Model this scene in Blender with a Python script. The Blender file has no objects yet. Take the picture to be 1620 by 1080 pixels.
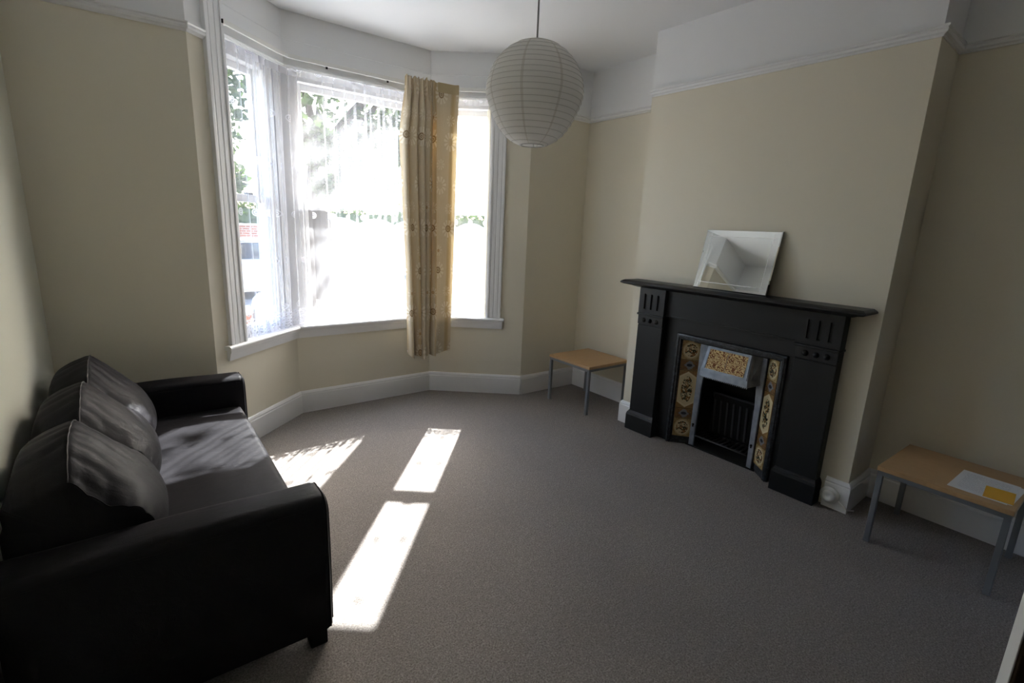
import bpy, bmesh, math, random
import numpy as np
from mathutils import Vector, Matrix

random.seed(7)
SC = bpy.context.scene
COL = SC.collection
V = Vector
PI = math.pi

# ------------------------------------------------------------------ camera
def view_axes(yaw, pitch, roll):
    y, p, r = (math.radians(a) for a in (yaw, pitch, roll))
    F = V((-math.sin(y) * math.cos(p), math.cos(y) * math.cos(p), math.sin(p)))
    R = F.cross(V((0, 0, 1))).normalized()
    U = R.cross(F)
    return R * math.cos(r) + U * math.sin(r), U * math.cos(r) - R * math.sin(r), F

cr, cu, cf = view_axes(-37.2687, -12.7933, 2.4458)
cd = bpy.data.cameras.new('camera')
cd.sensor_width = 36.0
cd.lens = 789.26 * 36.0 / 1620.0
cd.clip_start = 0.02
cd.clip_end = 300
cam = bpy.data.objects.new('camera', cd)
COL.objects.link(cam)
cam.matrix_world = Matrix(((cr.x, cu.x, -cf.x, 0.0), (cr.y, cu.y, -cf.y, 0.0), (cr.z, cu.z, -cf.z, 1.55), (0, 0, 0, 1)))
SC.camera = cam

# ------------------------------------------------------------------ light
SUN_DIR = V((-0.655, -0.755, -0.806)).normalized()      # direction the sunlight travels
world = bpy.data.worlds.new('sky')
SC.world = world
world.use_nodes = True
wn = world.node_tree
wn.nodes.clear()
wo = wn.nodes.new('ShaderNodeOutputWorld')
wb = wn.nodes.new('ShaderNodeBackground')
sk = wn.nodes.new('ShaderNodeTexSky')
sk.sky_type = 'NISHITA'
sk.sun_disc = False
sk.sun_elevation = math.asin(-SUN_DIR.z)
sk.sun_rotation = math.atan2(-SUN_DIR.x, -SUN_DIR.y)
sk.air_density = 1.0
sk.dust_density = 3.0
sk.ozone_density = 1.0
hs = wn.nodes.new('ShaderNodeHueSaturation')
hs.inputs['Saturation'].default_value = 1.0            # hazy, pale summer sky
wn.links.new(sk.outputs[0], hs.inputs['Color'])
wn.links.new(hs.outputs[0], wb.inputs['Color'])
wb.inputs['Strength'].default_value = 1.25
wn.links.new(wb.outputs[0], wo.inputs[0])
sl = bpy.data.lights.new('sun', 'SUN')
sl.energy = 29.0
sl.color = (1.0, 1.0, 1.0)
sl.angle = math.radians(0.6)
so = bpy.data.objects.new('sun', sl)
COL.objects.link(so)
so.location = (6, 9, 9)
so.rotation_euler = SUN_DIR.to_track_quat('-Z', 'Y').to_euler()

SC.view_settings.view_transform = 'Standard'
SC.view_settings.look = 'None'
SC.view_settings.gamma = 1.0
SC.view_settings.use_curve_mapping = False
SC.view_settings.exposure = 0.68
SC.cycles.max_bounces = 14
SC.cycles.diffuse_bounces = 8
SC.cycles.glossy_bounces = 5
SC.cycles.transmission_bounces = 8
SC.cycles.transparent_max_bounces = 40
SC.cycles.use_denoising = True
SC.cycles.caustics_reflective = False
SC.cycles.caustics_refractive = False

# ------------------------------------------------------------------ materials
class NT:
    """small helper around a material's node tree"""
    def __init__(s, name):
        s.m = bpy.data.materials.new(name)
        s.m.use_nodes = True
        s.t = s.m.node_tree
        s.t.nodes.clear()
        s.out = s.t.nodes.new('ShaderNodeOutputMaterial')
    def n(s, typ, ins=None, **kw):
        d = s.t.nodes.new(typ)
        for k, v in kw.items():
            setattr(d, k, v)
        for k, v in (ins or {}).items():
            s.set(d, k, v)
        return d
    def set(s, d, k, v):
        if isinstance(v, bpy.types.NodeSocket):
            s.t.links.new(v, d.inputs[k])
        else:
            if isinstance(v, tuple) and len(v) == 3 and d.inputs[k].type == 'RGBA':
                v = v + (1,)
            d.inputs[k].default_value = v
    def math(s, op, a, b=0.0, c=0.0):
        d = s.n('ShaderNodeMath', operation=op)
        s.set(d, 0, a); s.set(d, 1, b); s.set(d, 2, c)
        return d.outputs[0]
    def mix(s, f, a, b):
        d = s.n('ShaderNodeMix', data_type='RGBA')
        s.set(d, 0, f)
        for k, v in ((6, a), (7, b)):
            s.set(d, k, v)
        return d.outputs[2]
    def ramp(s, f, lo, hi):
        d = s.n('ShaderNodeMapRange')
        s.set(d, 0, f); s.set(d, 1, lo); s.set(d, 2, hi)
        return d.outputs[0]
    def noise(s, scale, co=None, detail=3.0, dist=0.0, rough=0.5):
        d = s.n('ShaderNodeTexNoise', {'Scale': scale, 'Detail': detail, 'Distortion': dist, 'Roughness': rough})
        if co is not None:
            s.set(d, 'Vector', co)
        return d.outputs[0]
    def coord(s, which='Object'):
        return s.n('ShaderNodeTexCoord').outputs[which]
    def mapping(s, co, scale=(1, 1, 1), loc=(0, 0, 0), rot=(0, 0, 0)):
        return s.n('ShaderNodeMapping', {'Vector': co, 'Scale': scale, 'Location': loc, 'Rotation': rot}).outputs[0]
    def sep(s, co):
        d = s.n('ShaderNodeSeparateXYZ', {0: co})
        return d.outputs[0], d.outputs[1], d.outputs[2]
    def bump(s, h, strength, dist=0.01):
        return s.n('ShaderNodeBump', {'Height': h, 'Strength': strength, 'Distance': dist}).outputs[0]
    def bsdf(s, color, rough=0.5, metal=0.0, spec=0.5, normal=None, **kw):
        d = s.n('ShaderNodeBsdfPrincipled', {'Base Color': color, 'Roughness': rough, 'Metallic': metal, 'Specular IOR Level': spec})
        if normal is not None:
            s.set(d, 'Normal', normal)
        for k, v in kw.items():
            s.set(d, k, v)
        return d.outputs[0]
    def done(s, sh):
        s.t.links.new(sh, s.out.inputs[0])
        return s.m

def paint(name, c, rough, spec=0.4, var=0.04, bscale=60, bstr=0.06, vscale=1.3):
    t = NT(name)
    co = t.coord()
    f = t.noise(vscale, co, 4)
    c2 = tuple(x * (1 - var) for x in c)
    colr = t.mix(f, c, c2)
    nb = t.bump(t.noise(bscale, co, 4), bstr, 0.004)
    return t.done(t.bsdf(colr, rough, 0, spec, nb))

M = {}
M['cream'] = paint('cream_paint', (0.72, 0.675, 0.555), 0.5, 0.35)
M['sink_brown'] = paint('bounce_sink_paint', (0.16, 0.13, 0.10), 0.8, 0.1)  # darkened so the added room behind the camera returns little light
M['door_shade'] = paint('shaded_door_paint', (0.05, 0.032, 0.02), 0.5, 0.3, 0.3, 20, 0.1)  # deep shade on the door faces put into their colour
M['silk'] = paint('cream_silk_light_tint', (0.66, 0.655, 0.56), 0.30, 0.6, 0.03, 30, 0.03)  # same cream in silk finish, with a paler, greener light tint painted in
M['white'] = paint('white_paint', (0.80, 0.81, 0.82), 0.6, 0.3)
M['ceil'] = paint('ceiling_paint', (0.82, 0.83, 0.84), 0.8, 0.2)
M['gloss'] = paint('white_gloss', (0.78, 0.785, 0.79), 0.3, 0.5, 0.03, 25, 0.03)
M['upvc'] = paint('white_frame', (0.80, 0.80, 0.81), 0.25, 0.5, 0.02, 20, 0.0)
M['black'] = paint('black_paint', (0.0105, 0.0112, 0.013), 0.42, 0.36, 0.15, 45, 0.12)
M['soot'] = paint('sooty_iron', (0.014, 0.013, 0.012), 0.8, 0.2, 0.4, 60, 0.3)
M['dark'] = paint('dark_void', (0.012, 0.012, 0.012), 0.8, 0.1)
M['plastic'] = paint('white_plastic', (0.78, 0.78, 0.75), 0.35, 0.5, 0.02)
M['rubber'] = paint('black_rubber', (0.02, 0.02, 0.02), 0.7, 0.3)
M['carwhite'] = paint('pale_car_paint', (0.55, 0.58, 0.63), 0.2, 0.6, 0.02, 5, 0.0)
M['carglass'] = paint('car_glass', (0.03, 0.04, 0.055), 0.08, 0.6, 0.02, 5, 0.0)
M['render'] = paint('white_render', (0.75, 0.75, 0.73), 0.85, 0.2)
M['paving'] = paint('pale_paving', (0.46, 0.45, 0.43), 0.9, 0.2, 0.2, 30, 0.2)
M['tarmac'] = paint('tarmac', (0.16, 0.16, 0.165), 0.9, 0.2, 0.2, 60, 0.2)
M['bark'] = paint('bark', (0.045, 0.036, 0.03), 0.9, 0.2, 0.4, 20, 0.6)
M['hedge'] = paint('hedge_leaf', (0.05, 0.09, 0.03), 0.6, 0.3, 0.5, 20, 0.3, 9)
M['wire'] = paint('thin_wire', (0.50, 0.49, 0.47), 0.5, 0.4)
M['cord'] = paint('grey_cord', (0.30, 0.30, 0.29), 0.5, 0.4)
M['silver'] = paint('grey_metal', (0.165, 0.175, 0.19), 0.38, 0.5, 0.04, 40, 0.02)
M['seam'] = paint('seam_thread', (0.06, 0.054, 0.056), 0.5, 0.4)

def carpet():
    t = NT('carpet')
    co = t.coord()
    f = t.noise(150, co, 4, 0.3, 0.75)
    g = t.noise(38, co, 4)
    k = t.noise(1.4, co, 3)
    c = t.mix(t.ramp(f, 0.36, 0.64), (0.125, 0.110, 0.099), (0.41, 0.375, 0.348))
    c = t.mix(t.ramp(g, 0.3, 0.75), c, t.mix(0.5, c, (0.19, 0.175, 0.165)))
    c = t.mix(t.math('MULTIPLY', t.ramp(k, 0.4, 0.75), 0.22), c, (0.13, 0.118, 0.11))
    nb = t.bump(f, 0.7, 0.006)
    return t.done(t.bsdf(c, 1.0, 0, 0.05, nb))
M['carpet'] = carpet()

def leather():
    t = NT('dark_leather')
    co = t.coord()
    vor = t.n('ShaderNodeTexVoronoi', {'Vector': co, 'Scale': 330.0}).outputs[0]
    wr = t.noise(16, t.mapping(co, (1.0, 2.6, 1.0)), 4, 0.8)
    h = t.math('ADD', t.math('MULTIPLY', vor, 0.12), wr)
    nb = t.bump(h, 0.2, 0.008)
    c = t.mix(t.noise(5, co), (0.013, 0.0123, 0.0142), (0.019, 0.018, 0.0205))
    r = t.ramp(t.noise(22, co), 0.2, 0.8)
    return t.done(t.bsdf(c, t.math('ADD', t.math('MULTIPLY', r, 0.10), 0.44), 0, 0.03, nb))
M['leather'] = leather()

def wood():
    t = NT('beech_top')
    co = t.coord()
    st = t.noise(14, t.mapping(co, (14, 1.2, 1.0)), 5, 0.6)
    fl = t.noise(60, t.mapping(co, (6, 0.5, 1.0)), 2)
    c = t.mix(st, (0.40, 0.245, 0.115), (0.54, 0.35, 0.18))
    c = t.mix(t.math('MULTIPLY', t.ramp(fl, 0.55, 0.75), 0.35), c, (0.30, 0.17, 0.075))
    return t.done(t.bsdf(c, 0.42, 0, 0.4))
M['wood'] = wood()

def iron():
    t = NT('cast_iron')
    co = t.coord()
    f = t.ramp(t.noise(30, co, 5, 0.4, 0.75), 0.48, 0.74)
    c = t.mix(f, (0.012, 0.0125, 0.0145), (0.12, 0.135, 0.15))
    nb = t.bump(t.noise(90, co, 4), 0.35, 0.004)
    return t.done(t.bsdf(c, 0.42, t.math('MULTIPLY', f, 0.7), 0.5, nb))
M['iron'] = iron()

def steel():
    t = NT('polished_cast_steel')
    co = t.coord()
    f = t.ramp(t.noise(18, co, 4), 0.3, 0.75)
    c = t.mix(f, (0.20, 0.225, 0.26), (0.33, 0.36, 0.40))
    return t.done(t.bsdf(c, 0.45, 0.55, 0.5, t.bump(t.noise(120, co), 0.15, 0.002)))
M['steel'] = steel()

def mirror_mat():
    t = NT('mirror_silver')
    return t.done(t.bsdf((0.86, 0.89, 0.88), 0.012, 1.0, 0.5))
M['mirror'] = mirror_mat()
def etched():
    t = NT('etched_mirror_line')
    return t.done(t.bsdf((0.88, 0.90, 0.90), 0.38, 0.75, 0.5))
M['etched'] = etched()

def glass():
    t = NT('window_glass')
    front = t.math('SUBTRACT', 1.0, t.n('ShaderNodeNewGeometry').outputs['Backfacing'])
    fr = t.math('MULTIPLY', t.n('ShaderNodeFresnel', {'IOR': 1.45}).outputs[0], front)     # reflect once, at the outer face
    tr = t.n('ShaderNodeBsdfTransparent', {'Color': (0.97, 0.985, 0.98)}).outputs[0]
    gl = t.n('ShaderNodeBsdfGlossy', {'Color': (1, 1, 1), 'Roughness': 0.01}).outputs[0]
    mx = t.n('ShaderNodeMixShader', {0: fr, 1: tr, 2: gl})
    return t.done(mx.outputs[0])
M['glass'] = glass()

def rings(t, u, v, per_u, per_v, off, r0, wdt):
    """soft ring motifs on a staggered cloth grid; u, v in metres"""
    row = t.math('FLOOR', t.math('DIVIDE', v, per_v))
    us = t.math('ADD', t.math('DIVIDE', u, per_u), t.math('MULTIPLY', row, off))
    fu = t.math('SUBTRACT', t.math('FRACT', us), 0.5)
    fv = t.math('SUBTRACT', t.math('FRACT', t.math('DIVIDE', v, per_v)), 0.5)
    du = t.math('MULTIPLY', fu, per_u)
    dv = t.math('MULTIPLY', fv, per_v)
    r = t.math('SQRT', t.math('ADD', t.math('MULTIPLY', du, du), t.math('MULTIPLY', dv, dv)))
    ang = t.math('ARCTAN2', dv, du)
    d = t.math('ABSOLUTE', t.math('SUBTRACT', r, r0))
    cell = t.n('ShaderNodeCombineXYZ', {0: t.math('FLOOR', us), 1: row}).outputs[0]
    t.pick = t.n('ShaderNodeTexWhiteNoise', {'Vector': cell}, noise_dimensions='2D').outputs[0]
    return t.math('LESS_THAN', d, wdt), r, ang

def net():
    t = NT('net_curtain')
    uv = t.n('ShaderNodeUVMap').outputs[0]
    u, v, _ = t.sep(uv)
    r1, r, a = rings(t, u, v, 0.17, 0.34, 0.5, 0.022, 0.0035)
    r2 = t.math('LESS_THAN', t.math('ABSOLUTE', t.math('SUBTRACT', r, 0.010)), 0.003)
    motif = t.math('MAXIMUM', t.math('MAXIMUM', r1, r2), t.math('MULTIPLY', t.math('LESS_THAN', r, 0.022), 0.32))
    vor = t.n('ShaderNodeTexVoronoi', {'Vector': uv, 'Scale': 48.0}, feature='DISTANCE_TO_EDGE').outputs[0]
    lace = t.math('MULTIPLY', t.math('LESS_THAN', vor, 0.16), t.math('LESS_THAN', v, t.math('ADD', 0.115, t.math('MULTIPLY', 0.02, t.math('ABSOLUTE', t.math('SINE', t.math('MULTIPLY', u, 40.0)))))))
    band = t.math('GREATER_THAN', v, 1.82)
    weave = t.math('MULTIPLY', t.noise(9, t.mapping(uv, (6, 0.2, 1))), 0.10)
    dens = t.math('ADD', 0.075, weave)
    dens = t.math('ADD', dens, t.math('MULTIPLY', motif, 0.62))
    dens = t.math('ADD', dens, t.math('MULTIPLY', lace, 0.72))
    dens = t.math('ADD', dens, t.math('MULTIPLY', band, 0.22))
    dens = t.math('MINIMUM', dens, 0.9)
    # a thin weave gets denser the more obliquely it is crossed (same law for every ray)
    ge = t.n('ShaderNodeNewGeometry')
    dot = t.n('ShaderNodeVectorMath', {0: ge.outputs['Incoming'], 1: ge.outputs['Normal']}, operation='DOT_PRODUCT').outputs['Value']
    obl = t.math('DIVIDE', 1.0, t.math('MAXIMUM', t.math('ABSOLUTE', dot), 0.06))
    dens = t.math('SUBTRACT', 1.0, t.math('POWER', t.math('SUBTRACT', 1.0, dens), obl))
    tr = t.n('ShaderNodeBsdfTransparent').outputs[0]
    df = t.n('ShaderNodeBsdfDiffuse', {'Color': (0.90, 0.90, 0.93)}).outputs[0]
    tl = t.n('ShaderNodeBsdfTranslucent', {'Color': (0.90, 0.90, 0.95)}).outputs[0]
    cl = t.n('ShaderNodeMixShader', {0: 0.6, 1: df, 2: tl}).outputs[0]
    return t.done(t.n('ShaderNodeMixShader', {0: dens, 1: tr, 2: cl}).outputs[0])
M['net'] = net()

def gold():
    t = NT('gold_floral_curtain')
    uv = t.n('ShaderNodeUVMap').outputs[0]
    u, v, _ = t.sep(uv)
    co = t.coord()
    wv = t.math('ADD', u, t.math('MULTIPLY', t.math('SUBTRACT', t.noise(3, uv), 0.5), 0.05))
    ring, r, a = rings(t, wv, v, 0.235, 0.36, 0.5, 0.024, 0.006)
    keep = t.math('GREATER_THAN', t.pick, 0.45)
    pet = t.math('MULTIPLY', t.math('ADD', t.math('SINE', t.math('MULTIPLY', a, 11.0)), 1.0), 0.5)
    petal = t.math('MULTIPLY', t.math('MULTIPLY', t.math('GREATER_THAN', r, 0.030), t.math('LESS_THAN', r, 0.075)), t.math('GREATER_THAN', pet, 0.42))
    ring2, r2, a2 = rings(t, t.math('ADD', wv, 0.115), t.math('ADD', v, 0.19), 0.235, 0.36, 0.5, 0.008, 0.006)
    pet2 = t.math('MULTIPLY', t.math('MULTIPLY', t.math('GREATER_THAN', r2, 0.013), t.math('LESS_THAN', r2, 0.045)),
                  t.math('GREATER_THAN', t.math('SINE', t.math('MULTIPLY', a2, 9.0)), -0.1))
    keep2 = t.math('GREATER_THAN', t.pick, 0.6)
    core = t.math('LESS_THAN', t.math('ABSOLUTE', t.math('SUBTRACT', r, 0.008)), 0.004)
    base = t.mix(t.noise(40, t.mapping(uv, (3, 0.4, 1))), (0.60, 0.525, 0.395), (0.50, 0.43, 0.31))
    stripe = t.ramp(t.math('SINE', t.math('MULTIPLY', u, 30.0)), 0.55, 1.0)
    base = t.mix(t.math('MULTIPLY', stripe, 0.55), base, (0.40, 0.26, 0.085))
    c = t.mix(t.math('MULTIPLY', petal, 0.5), base, (0.78, 0.74, 0.64))
    c = t.mix(t.math('MULTIPLY', pet2, 0.4), c, (0.76, 0.71, 0.60))
    c = t.mix(t.math('MULTIPLY', t.math('MULTIPLY', t.math('MAXIMUM', ring, core), keep), 0.75), c, (0.16, 0.085, 0.03))
    c = t.mix(t.math('MULTIPLY', t.math('MULTIPLY', ring2, keep2), 0.6), c, (0.34, 0.17, 0.04))
    df = t.n('ShaderNodeBsdfPrincipled', {'Base Color': c, 'Roughness': 0.7, 'Specular IOR Level': 0.25}).outputs[0]
    tl = t.n('ShaderNodeBsdfTranslucent', {'Color': t.mix(0.5, c, (0.62, 0.40, 0.13))}).outputs[0]
    return t.done(t.n('ShaderNodeMixShader', {0: 0.07, 1: df, 2: tl}).outputs[0])
M['gold'] = gold()

def paper_shade():
    t = NT('lantern_paper')
    x, y, z = t.sep(t.coord())
    ang = t.math('ARCTAN2', y, x)
    k = t.math('ABSOLUTE', t.math('SUBTRACT', t.math('FRACT', t.math('ADD', t.math('MULTIPLY', ang, 8 / (2 * PI)), 0.13)), 0.5))
    seam = t.math('LESS_THAN', k, 0.035)
    f = t.noise(60, t.coord(), 4)
    c = t.mix(t.math('MULTIPLY', f, 0.3), (0.88, 0.87, 0.85), (0.82, 0.81, 0.78))
    c = t.mix(t.math('MULTIPLY', seam, 0.6), c, (0.66, 0.63, 0.58))
    df = t.n('ShaderNodeBsdfDiffuse', {'Color': c, 'Normal': t.bump(f, 0.3, 0.003)}).outputs[0]
    tl = t.n('ShaderNodeBsdfTranslucent', {'Color': c}).outputs[0]
    return t.done(t.n('ShaderNodeMixShader', {0: 0.3, 1: df, 2: tl}).outputs[0])
M['paper'] = paper_shade()

def sheet_paper(name, c, ink):
    t = NT(name)
    x, y, z = t.sep(t.coord('Generated'))
    ln = t.math('GREATER_THAN', t.math('SINE', t.math('MULTIPLY', x, 150.0)), 0.35)
    gp = t.math('GREATER_THAN', t.noise(9, t.mapping(t.coord('Generated'), (3.0, 5.0, 1.0))), 0.46)
    box = t.math('MULTIPLY', t.math('LESS_THAN', t.math('ABSOLUTE', t.math('SUBTRACT', x, 0.5)), 0.40), t.math('LESS_THAN', t.math('ABSOLUTE', t.math('SUBTRACT', y, 0.5)), 0.38))
    k = t.math('MULTIPLY', t.math('MULTIPLY', ln, gp), box)
    return t.done(t.bsdf(t.mix(t.math('MULTIPLY', k, 0.45), c, ink), 0.6, 0, 0.3))
M['letter'] = sheet_paper('printed_letter', (0.72, 0.73, 0.74), (0.25, 0.25, 0.27))
M['letter_plain'] = paint('plain_letter', (0.74, 0.75, 0.76), 0.6, 0.3, 0.02)
M['envelope'] = paint('yellow_envelope', (0.80, 0.43, 0.035), 0.5, 0.4, 0.12, 40, 0.1, 12)

def tile_mat(name, kind):
    t = NT(name)
    g = t.coord('Generated')
    x, y, z = t.sep(g)
    cx = t.math('MULTIPLY', t.math('SUBTRACT', x, 0.5), 2.0)
    cz = t.math('MULTIPLY', t.math('SUBTRACT', z, 0.5), 2.0)
    ax, az = t.math('ABSOLUTE', cx), t.math('ABSOLUTE', cz)
    r = t.math('SQRT', t.math('ADD', t.math('MULTIPLY', cx, cx), t.math('MULTIPLY', cz, cz)))
    n = t.noise(4.4 if kind != 'panel' else 3.8, t.mapping(g, (1.6, 1, 1.6 if kind != 'panel' else 3.2)), 3, 1.4)
    n2 = t.noise(5.5, t.mapping(g, (1.6, 1, 1.6), (3, 1, 2)), 2, 1.0)
    cream, brown, green, amber = (0.55, 0.45, 0.27), (0.23, 0.125, 0.05), (0.04, 0.045, 0.024), (0.25, 0.155, 0.06)
    if kind == 'floral':
        inside = t.math('LESS_THAN', r, 0.92)
        ring = t.math('LESS_THAN', t.math('ABSOLUTE', t.math('SUBTRACT', r, 0.86)), 0.05)
        c = t.mix(inside, t.mix(t.math('GREATER_THAN', n2, 0.5), amber, (0.33, 0.24, 0.11)), cream)
        leaf = t.math('MULTIPLY', t.math('GREATER_THAN', n, 0.475), t.math('LESS_THAN', r, 0.68))
        c = t.mix(leaf, c, t.mix(t.math('GREATER_THAN', n2, 0.53), green, (0.28, 0.12, 0.04)))
        c = t.mix(t.math('MULTIPLY', ring, 0.6), c, (0.30, 0.20, 0.09))
    elif kind == 'band':
        c = t.mix(t.math('GREATER_THAN', n2, 0.52), brown, (0.15, 0.085, 0.04))
        flower = t.math('LESS_THAN', t.math('ADD', t.math('MULTIPLY', ax, 1.5), t.math('MULTIPLY', az, 0.9)), t.math('ADD', 0.55, t.math('MULTIPLY', n, 0.7)))
        c = t.mix(flower, c, (0.20, 0.19, 0.19))
        c = t.mix(t.math('LESS_THAN', r, 0.30), c, (0.045, 0.045, 0.055))
        c = t.mix(t.math('GREATER_THAN', az, 0.88), c, amber)
    elif kind == 'panel':
        loz = t.math('MAXIMUM', ax, t.math('ADD', t.math('MULTIPLY', az, 0.98), t.math('MULTIPLY', ax, 0.28)))
        inside = t.math('LESS_THAN', loz, 0.93)
        edge = t.math('LESS_THAN', t.math('ABSOLUTE', t.math('SUBTRACT', loz, 0.88)), 0.05)
        c = t.mix(inside, t.mix(t.math('GREATER_THAN', n2, 0.5), brown, amber), cream)
        rr = t.math('SQRT', t.math('ADD', t.math('MULTIPLY', t.math('MULTIPLY', cx, cx), 1.9), t.math('MULTIPLY', t.math('MULTIPLY', cz, cz), 1.5)))
        leaf = t.math('MULTIPLY', t.math('GREATER_THAN', n, 0.46), t.math('LESS_THAN', rr, 0.86))
        c = t.mix(leaf, c, t.mix(t.math('GREATER_THAN', n2, 0.53), green, (0.26, 0.13, 0.04)))
        c = t.mix(t.math('MULTIPLY', edge, 0.6), c, (0.68, 0.57, 0.36))
    else:
        w = t.n('ShaderNodeTexWave', {'Vector': g, 'Scale': 2.1, 'Distortion': 16.0, 'Detail': 1.5, 'Detail Scale': 2.2}, wave_type='RINGS').outputs[1]
        c = t.mix(t.math('GREATER_THAN', w, 0.56), (0.62, 0.44, 0.20), (0.17, 0.06, 0.025))
        c = t.mix(t.math('MULTIPLY', t.math('GREATER_THAN', n2, 0.6), 0.5), c, (0.72, 0.56, 0.32))
    return t.done(t.bsdf(c, 0.16, 0, 0.5))
for k in ('floral', 'band', 'panel', 'scroll'):
    M['tile_' + k] = tile_mat('tile_' + k, k)

def brick_mat():
    t = NT('red_brick')
    co = t.mapping(t.coord(), (1, 1, 1), (0, 0, 0), (PI / 2, 0, 0))
    b = t.n('ShaderNodeTexBrick', {'Vector': co, 'Color1': (0.36, 0.13, 0.08), 'Color2': (0.28, 0.10, 0.065), 'Mortar': (0.42, 0.38, 0.33), 'Scale': 1.0,
                                   'Mortar Size': 0.01, 'Brick Width': 0.22, 'Row Height': 0.075})
    return t.done(t.bsdf(b.outputs[0], 0.85, 0, 0.2))
M['brick'] = brick_mat()

def leaf_mat():
    t = NT('tree_leaf')
    oi = t.noise(1.7, t.coord(), 2)
    c = t.mix(oi, (0.016, 0.032, 0.014), (0.038, 0.066, 0.022))
    df = t.n('ShaderNodeBsdfPrincipled', {'Base Color': c, 'Roughness': 0.5, 'Specular IOR Level': 0.3}).outputs[0]
    tl = t.n('ShaderNodeBsdfTranslucent', {'Color': t.mix(0.5, c, (0.07, 0.12, 0.02))}).outputs[0]
    return t.done(t.n('ShaderNodeMixShader', {0: 0.3, 1: df, 2: tl}).outputs[0])
M['leaf'] = leaf_mat()

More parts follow.
